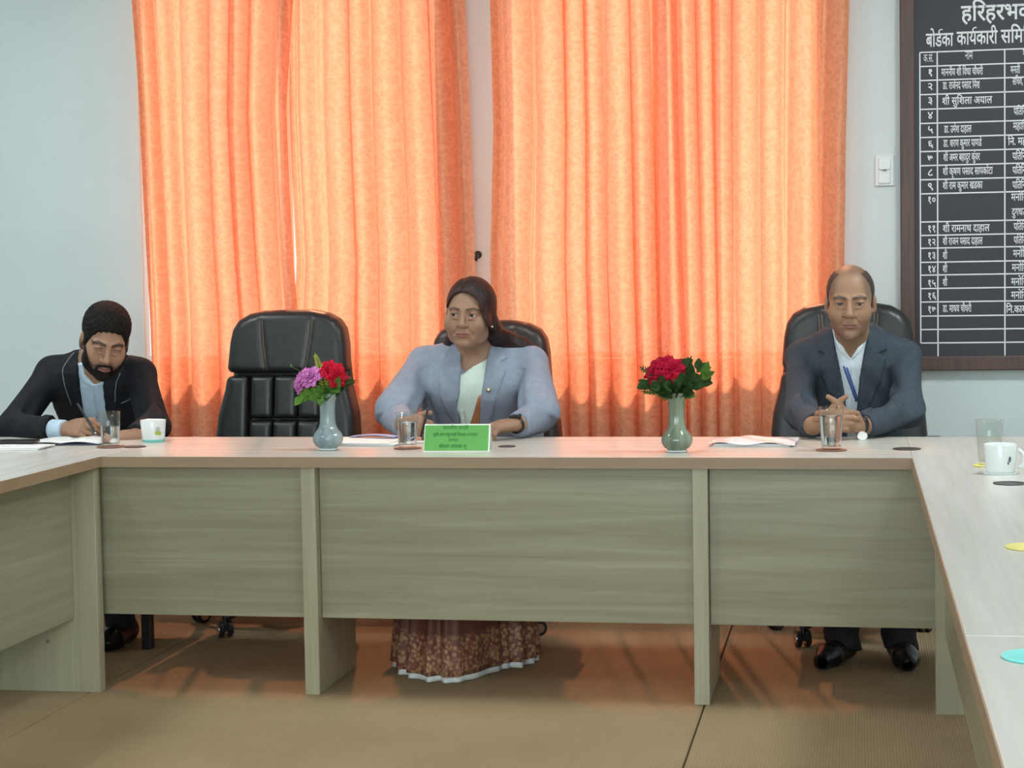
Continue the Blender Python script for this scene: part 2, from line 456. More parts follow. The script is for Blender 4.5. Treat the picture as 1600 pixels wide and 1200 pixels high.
def hand(v, o, u, vv, n, curl, thumb, sc=1.0, spread=0.06, tcurl=0.5, rr=1.0):
    """o wrist, u towards the fingers, vv towards the thumb side, n back of hand. curl: per finger angles of three joints (rad)."""
    u, vv, n = [np.asarray(q, float) / np.linalg.norm(q) for q in (u, vv, n)]
    def W(a, b, c): return np.asarray(o) + sc * (a * u + b * vv + c * n)
    # palm
    for b in (-.027, -.009, .009, .027):
        v.add(cone(W(.0, b * .55, 0), W(.083 - abs(b - .006) * .22, b, .004), .0155 * sc, .0115 * sc), .014)
    v.add(ell(W(.045, .012, -.006), (.026 * sc,) * 3), .016)
    v.add(cone(W(-.03, 0, 0), W(.015, 0, 0), .023 * sc, .021 * sc), .015)
    lens = [(.040, .026, .020), (.045, .029, .021), (.041, .027, .020), (.032, .021, .018)]
    bs = [.029, .010, -.009, -.027]
    for i in range(4):
        p = W(.083 - abs(bs[i] - .006) * .22, bs[i], .004); ang = 0.0
        side = spread * (1.5 - i)
        r0 = (.0095, .0098, .0092, .0082)[i] * sc * rr
        for k in range(3):
            ang += curl[i][k]
            d = (cos(ang) * (u * cos(side) + vv * sin(side)) - sin(ang) * n)
            q = p + d * lens[i][k] * sc
            v.add(cone(p, q, r0 * (1 - .07 * k), r0 * (1 - .07 * (k + 1))), .003 if k else .006)
            p = q
    # thumb leaves the side of the palm
    t = np.asarray(thumb, float)           # direction in (u, vv, n)
    d = t[0] * u + t[1] * vv + t[2] * n; d /= np.linalg.norm(d)
    p = W(.022, .024, -.006); q = p + d * .040 * sc
    v.add(cone(p, q, .0150 * sc, .0115 * sc), .012)
    d2 = d * cos(tcurl) + (u * .9 - vv * .4) * sin(tcurl); d2 /= np.linalg.norm(d2)
    r = q + d2 * .031 * sc; v.add(cone(q, r, .0112 * sc, .0102 * sc), .004)
    d3 = d2 * cos(tcurl * .6) + (u * .8 - vv * .6) * sin(tcurl * .6); d3 /= np.linalg.norm(d3)
    v.add(cone(r, r + d3 * .024 * sc, .0102 * sc, .0085 * sc), .003)
def torso_fn(tz, cx, cy, a, b, ex=2.3):
    def f(X, Y, Z):
        A = np.interp(Z, tz, a); B = np.interp(Z, tz, b); c0 = np.interp(Z, tz, cx); c1 = np.interp(Z, tz, cy)
        k = (np.abs((X - c0) / A) ** ex + np.abs((Y - c1) / B) ** ex) ** (1 / ex)
        d = (k - 1) * np.minimum(A, B)
        return np.maximum(d, np.maximum(tz[0] - Z, Z - tz[-1]))
    lo = (min(c - q for c, q in zip(cx, a)), min(c - q for c, q in zip(cy, b)), tz[0])
    hi = (max(c + q for c, q in zip(cx, a)), max(c + q for c, q in zip(cy, b)), tz[-1])
    return f, np.array(lo), np.array(hi)
def wrinkle(vol, lo, hi, fn):
    sl = vol.box(lo, hi, 0); g = vol.grids(sl); vol.d[sl] += fn(*g).astype('f4')
def shell(vol, lo, hi, off, region, k=0.004):
    """a thin solid over the surface of vol inside region(X,Y,Z)<0"""
    sl = vol.box(lo, hi, 0); g = vol.grids(sl)
    nv = Vol(vol.a[0][sl[0]], vol.a[1][sl[1]], vol.a[2][sl[2]])
    o = off(*g) if callable(off) else off
    nv.d = smax((vol.d[sl] - o).astype('f4'), region(*g).astype('f4'), k)
    nv.d = np.maximum(nv.d, -(vol.d[sl] + 0.012))
    return nv
# ---- materials for people
mat('eye', rough=.12); vcol(MATS['eye'])
for nm in ('skin_a', 'skin_b', 'skin_c'):
    mat(nm, rough=.48, spec=.42); vcol(MATS[nm], bump=.12, bscale=420, bdist=.0006)
noise_col(mat('hair_black', rough=.7, spec=.2), (.004, .0035, .003), (.013, .010, .008), 140, (1, 1, .35), bump=1.0, bscale=220, bdist=.006)
noise_col(mat('hair_brown', rough=.5, spec=.35), (.010, .005, .004), (.034, .013, .010), 55, (1, 1, .15), bump=.6, bscale=110, bdist=.003)
noise_col(mat('hair_grey', rough=.6, spec=.3), (.03, .022, .018), (.075, .055, .045), 160, bump=.8, bscale=300, bdist=.002)
noise_col(mat('suit_black', rough=.8, spec=.25), (.008, .009, .012), (.014, .016, .020), 30, bump=.35, bscale=55, bdist=.006)
noise_col(mat('suit_blue', rough=.8, spec=.25), (.040, .053, .068), (.052, .066, .082), 90, bump=.3, bscale=30, bdist=.006)
noise_col(mat('blazer_grey', rough=.7, spec=.3), (.235, .275, .345), (.27, .31, .38), 40, bump=.35, bscale=30, bdist=.006)
noise_col(mat('shirt_blue', rough=.75), (.42, .56, .68), (.50, .63, .74), 30, bump=.25, bscale=45, bdist=.004)
noise_col(mat('shirt_white', rough=.75), (.60, .68, .74), (.68, .75, .79), 30, bump=.25, bscale=45, bdist=.004)
noise_col(mat('blouse_mint', rough=.65), (.66, .80, .70), (.75, .86, .78), 20, bump=.3, bscale=40, bdist=.004)
mat('trouser_black', (.012, .012, .014), .85)
mat('shoe_black', (.008, .008, .008), .28)
mat('piping', (.16, .19, .20), .7)
mat('seam_dark', (.03, .04, .06), .8)
mat('gold', (.55, .40, .16), .3, 1.0); mat('steel', (.62, .64, .66), .22, 1.0)
mat('watch_black', (.01, .01, .012), .3); mat('watch_screen', (.05, .03, .03), .06, 0, .8)
mat('watch_dial', (.80, .82, .78), .3); mat('lanyard', (.02, .07, .28), .6)
mat('sari_orange', (.42, .16, .07), .55)
mat('pearl', (.85, .82, .75), .2)

def quad_sleeve(v, sh, el, wr, r0, r1, r2, k=.03):
    v.add(cone(sh, el, r0, r1), k); v.add(cone(el, wr, r1 * .97, r2), .025)
def xz(px, py, Y): p = at(px, py, Y); return (p[0], p[2])
def person_axes(fr, hands, lo, hi, hc=.011, hf=.0021):
    a, b = head_box(fr)
    fine = [[], [], []]
    for i in range(3):
        fine[i].append((a[i] - .004, b[i] + .004, hf))
        for p in hands: fine[i].append((p[i] - .085, p[i] + .085, .0030))
    return [axis_pts(lo[i], hi[i], hc, fine[i]) for i in range(3)]
def lathe_path_ring(c, R, rx, ry, r, a0, a1, n=14, tilt=0.0):
    out = []
    for i in range(n + 1):
        a = a0 + (a1 - a0) * i / n
        out.append(np.array(c) + np.array((rx * cos(a), ry * sin(a), tilt * sin(a))))
    return out

# =================================================================== man in the blue suit
def build_man_blue():
    base = np.array((-.015, 6.50, 0.0))
    skin = (.31, .175, .105)
    fr = Frame((-.020, 6.215, 1.166), yaw=.02, pitch=.05, roll=0.0, sc=1.03, sx=.99)
    sh = [np.array((-.178, 6.385, .978)), np.array((.152, 6.385, .978))]
    el = [np.array((-.182, 6.150, .804)), np.array((.163, 6.165, .810))]
    wr = [np.array((-.140, 6.000, .776)), np.array((.022, 6.000, .776))]
    hw = [np.array((-.132, 5.985, .777)), np.array((.012, 5.985, .777))]
    v = Vol(*person_axes(fr, [(-.06, 5.95, .79)], (-.30, 5.83, 0.0), (.30, 6.72, 1.32)))
    head(v, fr, jaw=.80, cheek=.96, slit=.70, nose=1.14, lips=.95)
    lo, hi = head_box(fr)
    def reg(X, Y, Z):
        x, f, z = fr.loc(X, Y, Z); axx = np.abs(x)
        hl = np.interp(f, [-.13, -.09, -.045, -.02, -.005, .008, .018, .027, .034, .045, .09], [-.08, -.075, -.06, -.045, -.035, -.012, .012, .040, .075, .2, .3])
        top = np.minimum(z - .100 + .2 * np.maximum(f, 0), f + .085) * .7     # bare crown and forehead
        return np.maximum((hl - z) * .6, top)
    hair = shell(v, lo, hi, lambda X, Y, Z: .0028 + 0 * X * Y * Z, reg, .003)
    ears(v, fr)
    v.add(cone(fr.w((0, -.030, -.05)), (-.016, 6.345, 1.035), .056, .060), .03)
    v.add(cone((-.016, 6.345, 1.035), (-.016, 6.37, .98), .060, .075), .03)
    v.add(torso_fn([.44, .6, .85, .97, 1.03], [-.015] * 5, [6.52, 6.48, 6.43, 6.39, 6.38], [.14, .13, .14, .14, .10], [.10, .095, .09, .08, .06]), .03)
    for i in (0, 1):
        v.add(cone(sh[i], el[i], .042, .034), .03); v.add(cone(el[i], wr[i], .034, .026), .02); v.add(cone(wr[i], hw[i], .026, .024), .02)
        s = (-1, 1)[i]
        v.add(cone((-.015 + s * .08, 6.52, .53), (-.02 + s * .12, 6.15, .54), .065, .055), .03)
        v.add(cone((-.02 + s * .12, 6.15, .54), ((-.045, .135)[i], 6.10, .09), .05, .030), .02)
        v.add(cone(((-.045, .135)[i], 6.09, .06), ((-.085, .145)[i], 6.0, .035), .026, .022), .02)
    # clasped hands: fingers of one laid over the other, thumbs up
    hand(v, (-.118, 5.968, .787), (.80, -.45, .12), (.10, .25, .96), (-.55, -.78, .22),
         [(.5, .9, .6), (.55, .95, .6), (.6, 1.0, .6), (.65, 1.0, .6)], (.55, .85, -.15), .93, .03, .25)
    hand(v, (-.006, 5.968, .787), (-.80, -.45, .12), (-.10, .25, .96), (.55, -.78, .22),
         [(.5, .9, .6), (.55, .95, .6), (.6, 1.0, .6), (.65, 1.0, .6)], (.55, .85, -.15), .93, .03, .25)
    hg = (.055, .042, .034)
    def bald(x, f, z):
        top = sstep(.068, .10, z) * sstep(.075, .04, f) * .45
        side = sstep(.03, .055, np.abs(x)) * sstep(.0, .03, z) * sstep(.066, .05, f)
        return np.clip(top + side * .6, 0, 1)
    def colfn(V):
        c = paint_face(V, fr, skin, (.25, .11, .085), (.06, .045, .036), .0036, beard=(.12, .085, .065), beard_a=.22, scalp=(hg, .8, bald))
        return c
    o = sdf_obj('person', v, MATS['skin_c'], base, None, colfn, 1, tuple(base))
    tag(o, 'person in a dark blue-grey suit with a blue lanyard, hands clasped on the table', 'person')
    sdf_obj('hair', hair, MATS['hair_grey'], base, o)
    eyes(fr, base, o, (.02, 1, -.04))
    # jacket
    cx, tz = [-.015] * 8, [.46, .60, .74, .86, .95, 1.015, 1.055, 1.085]
    T = torso_fn(tz, cx, [6.53, 6.50, 6.455, 6.425, 6.40, 6.385, 6.375, 6.37], [.172, .174, .175, .176, .172, .150, .110, .070], [.135, .135, .13, .125, .12, .105, .085, .06])
    jv = Vol(*[axis_pts(*q) for q in ((-.31, .29, .0045), (5.95, 6.72, .0055), (.44, 1.13, .0045))])
    jv.add(T)
    for i in (0, 1):
        s = (-1, 1)[i]
        jv.add(cone((-.016 + s * .055, 6.385, 1.048), sh[i] + (s * .006, 0, 0), .042, .050), .03)
        quad_sleeve(jv, sh[i] + (s * .006, 0, 0), el[i], wr[i], .053, .049, .040)
    sgn = [-1, 1]
    def wr_fn(X, Y, Z):      # gathered cloth at the inside of the elbows and under the arms
        d = 0
        for i in (0, 1):
            e = el[i]; r2 = (X - e[0]) ** 2 + (Y - e[1] + .02) ** 2 + (Z - e[2] - .03) ** 2
            d = d + .0080 * np.sin(95 * (Z - .9 * Y + .35 * sgn[i] * X)) * np.exp(-r2 / .075 ** 2)
            a = sh[i]; r2 = (X - a[0] * .82) ** 2 + (Z - a[2] + .11) ** 2
            d = d + .0065 * np.sin(80 * (X * sgn[i] * .9 + .6 * Z)) * np.exp(-r2 / .07 ** 2) * (Y < 6.42)
        return d
    wrinkle(jv, (-.31, 5.95, .44), (.29, 6.72, 1.13), wr_fn)
    for i in (0, 1):          # cut the cuff square
        ax = wr[i] - el[i]; ax = ax / np.linalg.norm(ax); w = wr[i]
        jv.cut(lambda X, Y, Z: np.where((X - w[0]) ** 2 + (Y - w[1]) ** 2 + (Z - w[2]) ** 2 < .075 ** 2, (X - w[0]) * ax[0] + (Y - w[1]) * ax[1] + (Z - w[2]) * ax[2], -.1), w - .09, w + .09, .003)
    Yc = 6.30
    opening = [xz(*p, Yc) for p in ((1301, 490), (1302, 528), (1312, 575), (1321, 620), (1325, 700), (1340, 700), (1339, 640), (1343, 590), (1354, 528), (1358, 490))]
    sl = jv.box((-.20, 6.0, .6), (.2, 6.385, 1.12), 0); g = jv.grids(sl); d0 = jv.d[sl].copy()
    front = g[1] - 6.375
    op = poly2(opening, g[0], g[2])
    d = np.maximum(d0, -np.maximum(np.maximum(op, front), -(d0 + .013)))
    lapL = [xz(*p, Yc) for p in ((1302, 512), (1284, 516), (1277, 548), (1290, 553), (1280, 563), (1286, 592), (1300, 632), (1317, 668), (1321, 640), (1311, 575), (1303, 540))]
    lapR = [xz(*p, Yc) for p in ((1356, 510), (1376, 513), (1386, 546), (1372, 552), (1384, 562), (1376, 595), (1360, 632), (1342, 668), (1339, 640), (1344, 590), (1354, 535))]
    for P in (lapL, lapR):
        lp = poly2(P, g[0], g[2])
        d = np.minimum(d, np.maximum(np.maximum(d0 - .0075, -(d0 + .004)), np.maximum(lp, front)))
    jv.d[sl] = d
    jk = sdf_obj('jacket', jv, MATS['suit_blue'], base, o)
    jk['label'] = 'dark blue-grey suit jacket with notched lapels'
    # shirt and collar
    sv = Vol(*[axis_pts(*q) for q in ((-.14, .12, .004), (6.2, 6.50, .004), (.60, 1.13, .004))])
    T2 = torso_fn(tz, cx, [6.53, 6.50, 6.455, 6.425, 6.40, 6.385, 6.375, 6.37], [.120] * 5 + [.11, .09, .07], [.129, .129, .124, .119, .114, .100, .082, .066])
    sv.add(T2)
    nb = np.array((-.016, 6.345, 1.04))
    for r_, z0, z1 in ((.066, 1.01, 1.068),):
        sv.add(cone((-.016, 6.365, z0 - .03), (-.018, 6.330, z1), .074, .0645), .012)
    sv.cut(lambda X, Y, Z: Z + .55 * (Y - 6.33) * 1.0 - 1.066 - .0 * X, (-.2, 6.1, .9), (.2, 6.6, 1.2))
    vneck = [xz(*p, 6.28) for p in ((1306, 500), (1313, 534), (1329, 561), (1346, 534), (1352, 500))]
    sl = sv.box((-.14, 6.2, .9), (.12, 6.36, 1.13), 0); g = sv.grids(sl)
    vp = poly2(vneck, g[0], g[2])
    # carve the open neck back to the skin, leave two collar wings
    dd = sv.d[sl].copy()
    carved = np.maximum(dd, -np.maximum(vp, -(dd + .016)))
    for P in (((1300, 505), (1303, 532), (1312, 549), (1328, 562), (1314, 534), (1307, 508)), ((1359, 500), (1356, 530), (1345, 549), (1330, 562), (1345, 534), (1352, 506))):
        lp = poly2([xz(*p, 6.28) for p in P], g[0], g[2])
        carved = np.minimum(carved, np.maximum(np.maximum(dd - .005, -(dd + .004)), lp))
    sv.d[sl] = carved
    shirt = sdf_obj('shirt', sv, MATS['shirt_white'], base, o)
    shirt['label'] = 'pale blue-white shirt with open collar'
    m = MB(); m.box((-.0016, -.002, -.09), (.0016, .002, .09))
    # placket and lanyard follow the shirt front
    from mathutils.bvhtree import BVHTree
    def surf(me):
        return BVHTree.FromPolygons([vv.co.copy() for vv in me.vertices], [tuple(p.vertices) for p in me.polygons])
    bt = surf(shirt.data)
    def on(px, py, off=.003):
        x, z = xz(px, py, 6.29); h = bt.ray_cast(Vector((x - base[0], 5.6 - base[1], z)), Vector((0, 1, 0)))
        y = h[0].y if h[0] else 6.29 - base[1]
        return (x - base[0], y - off, z)
    ly = MB()
    for a, b in (((1318, 572), (1338, 628)), ((1323, 574), (1341, 628))):
        pts = [on(a[0] + (b[0] - a[0]) * t, a[1] + (b[1] - a[1]) * t, .004) for t in np.linspace(0, 1, 9)]
        ly.tube(pts, .0030, 6)
    l = ly.build('lanyard', MATS['lanyard'], o, smooth=True); l['label'] = 'blue neck lanyard'
    pl = MB(); pl.tube([on(1331, y, .0012) for y in range(566, 660, 8)], .0022, 6); pl.build('shirt_placket', MATS['shirt_white'], shirt, smooth=True)
    # trousers
    tv = Vol(*[axis_pts(*q) for q in ((-.26, .26, .008), (5.95, 6.72, .008), (.02, .66, .008))])
    for i in (0, 1):
        s = (-1, 1)[i]; ank = np.array(((-.045, .135)[i], 6.10, .05))
        tv.add(cone((-.015 + s * .08, 6.54, .535), (-.02 + s * .12, 6.15, .54), .085, .07), .05)
        tv.add(cone((-.02 + s * .12, 6.15, .54), ank, .068, .056), .03)
        tv.cut(lambda X, Y, Z: .034 - Z + .25 * (6.1 - Y), ank - .12, ank + .12)
    wrinkle(tv, (-.3, 5.9, .02), (.3, 6.4, .3), lambda X, Y, Z: .004 * np.sin(70 * Z + 30 * X + 20 * Y))
    sdf_obj('trousers', tv, MATS['trouser_black'], base, o)
    for i in (0, 1):
        a = np.array(((-.045, .135)[i], 6.11, 0)); b = np.array(((-.095, .148)[i], 5.985, 0))
        shv = Vol(*[axis_pts(q, w, .004) for q, w in zip(np.minimum(a, b) - .07, (np.maximum(a, b) + .07)[:2].tolist() + [.13])])
        shv.add(cone(a + (0, .02, .048), a + (0, 0, .075), .040, .042)); shv.add(cone(a + (0, .02, .04), b + (0, 0, .034), .038, .040), .03)
        shv.add(cone(b + (0, 0, .034), b + .35 * (b - a) + (0, 0, .028), .040, .030), .02)
        shv.cut(lambda X, Y, Z: .004 - Z, a - .5, a + .5)
        sdf_obj('shoe', shv, MATS['shoe_black'], base, o)
    # wrist watch on the image-right wrist
    w0 = wr[1] + (-.012, -.018, .004); axd = hw[1] - el[1]; axd = axd / np.linalg.norm(axd)
    q = Vector(axd).to_track_quat('Z', 'Y'); wm = MB()
    wm.lathe([(.0295, -.008), (.031, -.008), (.031, .008), (.0295, .008)], 28, caps=False)
    wb = wm.build('watch_strap', MATS['watch_black'], o, tuple(w0 - base), q.to_euler(), smooth=True)
    fc = at(1347, 681, 5.965); dm = MB(); dm.lathe([(.0, -.005), (.017, -.005), (.0185, -.003), (.0185, .003), (.016, .005), (0, .005)], 28, caps=False)
    wf = dm.build('watch_case', MATS['steel'], o, tuple(fc - base), Vector((.35, -.9, .2)).to_track_quat('Z', 'Y').to_euler(), smooth=True)
    dd_ = MB(); dd_.lathe([(0, .0052), (.0145, .0052), (.0145, .0058), (0, .0058)], 28, caps=False); dd_.build('watch_dial', MATS['watch_dial'], wf, smooth=False)
    # shirt button cuffs stay hidden under the sleeves
    return o
def bvh(me):
    from mathutils.bvhtree import BVHTree
    return BVHTree.FromPolygons([q.co.copy() for q in me.vertices], [tuple(p.vertices) for p in me.polygons])
def lapels_and_opening(jv, lo, hi, yfront, Yc, opening, lapels, thick=.0075, depth=.013):
    sl = jv.box(lo, hi, 0); g = jv.grids(sl); d0 = jv.d[sl].copy(); front = g[1] - yfront
    op = poly2([xz(*p, Yc) for p in opening], g[0], g[2])
    d = np.maximum(d0, -np.maximum(np.maximum(op, front), -(d0 + depth)))
    for P in lapels:
        lp = poly2([xz(*p, Yc) for p in P], g[0], g[2])
        d = np.minimum(d, np.maximum(np.maximum(d0 - thick, -(d0 + .004)), np.maximum(lp, front)))
    jv.d[sl] = d
def cuff_cut(jv, el, wr, off=0.0):
    ax = wr - el; ax = ax / np.linalg.norm(ax); w = wr + ax * off
    jv.cut(lambda X, Y, Z: np.where((X - w[0]) ** 2 + (Y - w[1]) ** 2 + (Z - w[2]) ** 2 < .075 ** 2, (X - w[0]) * ax[0] + (Y - w[1]) * ax[1] + (Z - w[2]) * ax[2], -.1), w - .09, w + .09, .003)

# =================================================================== woman in the grey-blue blazer
def build_woman():
    base = np.array((-1.30, 6.50, 0.0))
    skin = (.31, .178, .112)
    fr = Frame((-1.308, 6.245, 1.143), yaw=.04, pitch=.02, roll=.05, sc=.99, sx=1.03)
    X0 = -1.310
    sh = [np.array((X0 - .180, 6.380, .965)), np.array((X0 + .180, 6.380, .962))]
    el = [np.array((-1.555, 6.170, .800)), np.array((-1.062, 6.170, .798))]
    wr = [np.array((-1.487, 6.010, .778)), np.array((-1.100, 6.005, .780))]
    v = Vol(*person_axes(fr, [(-1.43, 5.94, .78), (-1.15, 5.93, .77)], (-1.66, 5.80, 0.0), (-.94, 6.74, 1.30)))
    head(v, fr, jaw=1.06, cheek=1.12, slit=1.05, nose=1.0, lips=1.05)
    lo, hi = head_box(fr)
    def reg(X, Y, Z):
        x, f, z = fr.loc(X, Y, Z)
        zl = np.interp(x, [-.085, -.066, -.056, -.045, -.03, -.012, .01, .03, .045, .058, .068, .085], [.0, .025, .044, .060, .070, .077, .074, .064, .050, .026, -.005, -.05])
        w = np.interp(f, [-.035, .0], [0, 1])
        return (zl * w + (1 - w) * -.10 - z) * .55
    def thick(X, Y, Z):
        x, f, z = fr.loc(X, Y, Z)
        part = np.exp(-((x + .018) / .006) ** 2) * (f > -.03)
        return np.interp(x, [-.08, -.03, .03, .08], [.006, .011, .014, .013]) - .006 * part + .0006 * np.sin(520 * f + 160 * z)
    hair = shell(v, lo, hi, thick, reg, .006)
    ears(v, fr)
    v.add(cone(fr.w((0, -.030, -.055)), (X0, 6.355, 1.02), .053, .056), .03)
    v.add(cone((X0, 6.350, 1.02), (X0, 6.375, .95), .056, .085), .04)
    tzs = [.44, .55, .70, .82, .90, .96, 1.005, 1.035]
    cys = [6.53, 6.51, 6.47, 6.43, 6.41, 6.395, 6.385, 6.38]
    A = [.21, .215, .215, .215, .205, .185, .135, .075]; B = [.155, .155, .15, .150, .145, .120, .085, .055]
    v.add(torso_fn(tzs, [X0] * 8, cys, [a * .84 for a in A], [b - (.021 if z_ < .85 else .0095) for b, z_ in zip(B, tzs)], 2.2), .03)
    for i in (0, 1):
        s = (-1, 1)[i]
        v.add(cone(sh[i], el[i], .042, .036), .03); v.add(cone(el[i], wr[i], .036, .026), .02)
        v.add(cone((X0 + s * .09, 6.52, .53), (X0 + s * .09, 6.10, .52), .075, .06), .03)
        v.add(cone((X0 + s * .09, 6.10, .52), (X0 + s * .06, 5.95, .09), .05, .034), .02)
        v.add(cone((X0 + s * .06, 5.95, .07), (X0 + s * .06, 5.85, .035), .03, .026), .02)
    hand(v, (-1.478, 5.990, .783), (.78, -.60, -.02), (.35, .45, .82), (-.45, -.62, .64),
         [(.7, 1.0, .6), (.75, 1.05, .6), (.8, 1.05, .6), (.85, 1.05, .6)], (.75, .5, .1), .90, .03, .4)
    hand(v, (-1.110, 5.982, .784), (-.70, -.66, -.12), (-.60, .66, .10), (.05, -.42, .90),
         [(.55, .75, .4), (.6, .8, .4), (.6, .8, .45), (.65, .8, .5)], (.6, .7, -.35), .92, .05, .3)
    def colfn(V):
        return paint_face(V, fr, skin, (.30, .10, .085), (.035, .02, .016), .0026, blush=.2)
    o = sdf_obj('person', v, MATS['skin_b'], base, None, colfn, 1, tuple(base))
    tag(o, 'person with long dark hair in a grey-blue blazer, seated behind the green name plate', 'person')
    eyes(fr, base, o, (-.22, 1, -.02))
    # long hair gathered over the image-right shoulder
    hv = Vol(*[axis_pts(*q) for q in ((-1.45, -1.04, .0035), (6.12, 6.52, .0035), (.96, 1.31, .0035))])
    sl = hv.box(lo, hi, 0)
    g = hv.grids(sl)
    # resample the cap by evaluating it again on this grid
    tmp = Vol(*hv.a); head(tmp, fr, jaw=1.06, cheek=1.12)
    cap = shell(tmp, lo, hi, thick, reg, .006); s2 = tmp.box(lo, hi, 0); hv.d[s2] = cap.d
    hv.add(fr.ell((.004, -.045, -.012), (.076, .066, .085)), .02)
    P = [fr.w((.066, -.012, .010)), fr.w((.070, -.030, -.045)), at(792, 532, 6.37), at(815, 541, 6.385), at(842, 548, 6.40)]
    R = [.014, .024, .031, .028, .012]
    for i in range(4): hv.add(cone(P[i], P[i + 1], R[i], R[i + 1]), .025)
    for (a, b, c, ra, rb) in ((P[1], at(778, 545, 6.37), at(800, 553, 6.37), .022, .018), (fr.w((.05, -.07, -.04)), at(775, 530, 6.42), at(815, 548, 6.42), .04, .03)):
        hv.add(cone(a, b, ra, ra), .02); hv.add(cone(b, c, ra, rb), .02)
    hv.add(cone(fr.w((-.035, -.06, -.05)), at(697, 548, 6.40), .035, .022), .03)
    wrinkle(hv, (-1.45, 6.1, .96), (-1.0, 6.6, 1.31), lambda X, Y, Z: .0009 * np.sin(300 * (Z * .9 + X * .42) + 60 * Y) * (Z < 1.10))
    h = sdf_obj('hair', hv, MATS['hair_brown'], base, o); h['label'] = 'long dark brown hair swept over one shoulder'
    # blazer
    T = torso_fn(tzs, [X0] * 8, cys, A, B, 2.2)
    jv = Vol(*[axis_pts(*q) for q in ((-1.67, -.93, .0045), (5.93, 6.74, .0055), (.44, 1.08, .0045))])
    jv.add(T)
    for s in (-1, 1): jv.add(ell((X0 + s * .085, 6.315, .885), (.085, .065, .075)), .05)
    for i in (0, 1):
        s = (-1, 1)[i]
        jv.add(cone((X0 + s * .065, 6.385, 1.005), sh[i] + (s * .010, 0, .005), .045, .055), .035)
        sp = sh[i] + (s * .012, 0, 0)
        elo = el[i] + (s * .006, .0, .012)
        jv.add(cone(sp, elo, .058, .070), .025)
        # upper sleeve ends in a loose turned edge over the forearm
        ax = np.array((s * .25, -.55, -.80)); ax /= np.linalg.norm(ax); w = el[i] + (0, -.035, -.004)
        jv.cut(lambda X, Y, Z: np.where((X - w[0]) ** 2 + (Y - w[1]) ** 2 + (Z - w[2]) ** 2 < .12 ** 2, (X - w[0]) * ax[0] + (Y - w[1]) * ax[1] + (Z - w[2]) * ax[2] - .012, -.1), w - .13, w + .13, .004)
        jv.add(cone(el[i] + (0, 0, -.004), wr[i], .057, .043), .003)
        cuff_cut(jv, el[i], wr[i])
    def wf(X, Y, Z):
        d = 0
        for i in (0, 1):
            s = (-1, 1)[i]; e = el[i]
            r2 = (X - e[0]) ** 2 + (Y - e[1]) ** 2 + (Z - e[2] - .05) ** 2
            d = d + .0065 * np.sin(70 * (Z * 1.0 + s * .8 * X - .5 * Y)) * np.exp(-r2 / .08 ** 2)
            r2 = (X - (X0 + s * .165)) ** 2 + (Z - .85) ** 2
            d = d + .006 * np.exp(-((X - (X0 + s * .172) + s * .22 * (.9 - Z)) / .010) ** 2) * (Y < 6.40) * (Z < .95) * (Z > .72)
        return d
    wrinkle(jv, (-1.67, 5.93, .44), (-.93, 6.74, 1.08), wf)
    lapels_and_opening(jv, (X0 - .2, 6.0, .6), (X0 + .2, 6.385, 1.06), 6.375, 6.26,
        ((714, 520), (714, 552), (719, 582), (718, 615), (711, 642), (716, 700), (742, 700), (746, 660), (752, 620), (756, 595), (761, 552), (764, 520)),
        [((716, 535), (700, 533), (690, 562), (697, 567), (685, 576), (688, 617), (699, 652), (713, 672), (716, 655), (712, 640), (719, 612), (720, 582)),
         ((760, 535), (778, 545), (789, 560), (779, 566), (790, 578), (782, 605), (772, 634), (762, 668), (745, 668), (752, 620), (757, 592))])
    jk = sdf_obj('blazer', jv, MATS['blazer_grey'], base, o); jk['label'] = 'grey-blue blazer with wide notched lapels and loose sleeves'
    # blouse
    sv = Vol(*[axis_pts(*q) for q in ((X0 - .22, X0 + .22, .004), (6.15, 6.45, .004), (.60, 1.06, .004))])
    sv.add(torso_fn(tzs, [X0] * 8, cys, [a * .92 for a in A], [b - .006 for b in B], 2.2))
    for s in (-1, 1): sv.add(ell((X0 + s * .085, 6.321, .885), (.080, .062, .072)), .05)
    sl = sv.box((X0 - .2, 6.0, .6), (X0 + .2, 6.5, 1.08), 0); g = sv.grids(sl)
    nk = poly2([xz(*p, 6.25) for p in ((600, 480), (600, 592), (721, 585), (740, 570), (766, 547), (860, 535), (860, 480))], g[0], g[2])
    sv.d[sl] = np.maximum(sv.d[sl], -nk)
    bl = sdf_obj('blouse', sv, MATS['blouse_mint'], base, o); bl['label'] = 'pale mint blouse with a slanted neckline'
    bt = bvh(bl.data); jt = bvh(jk.data)
    def on(t, px, py, off):
        x, z = xz(px, py, 6.25); hh = t.ray_cast(Vector((x - base[0], 5.0 - base[1], z)), Vector((0, 1, 0)))
        return Vector((x - base[0], (hh[0].y if hh[0] else 6.25 - base[1]) - off, z))
    sb = MB()
    sb.grid(lambda a, b: on(bt, 752 - 20 * b + (8 + 8 * b) * (a - .5), 618 + 62 * b, .004 + .003 * sin(a * pi) + .002 * sin(9 * b)), 6, 14)
    q = sb.build('sari_border', MATS['sari_orange'], o, smooth=True, fix=False); q['label'] = 'orange-brown border of the sari fold'
    md = q.modifiers.new('s', 'SOLIDIFY'); md.thickness = .003
    fl = MB()
    fl.grid(lambda a, b: on(bt, 714 + 7 * a + 2 * b, 640 + 30 * b, .004 + .004 * sin(a * pi)), 5, 8)
    q = fl.build('blouse_pleat', MATS['blouse_mint'], bl, smooth=True, fix=False); q.modifiers.new('s', 'SOLIDIFY').thickness = .003
    # lapel pin
    p = on(jt, 764, 609, .002); pm = MB(); pm.lathe([(0, 0), (.0085, 0), (.0085, .002), (.006, .004), (0, .0045)], 20, caps=False)
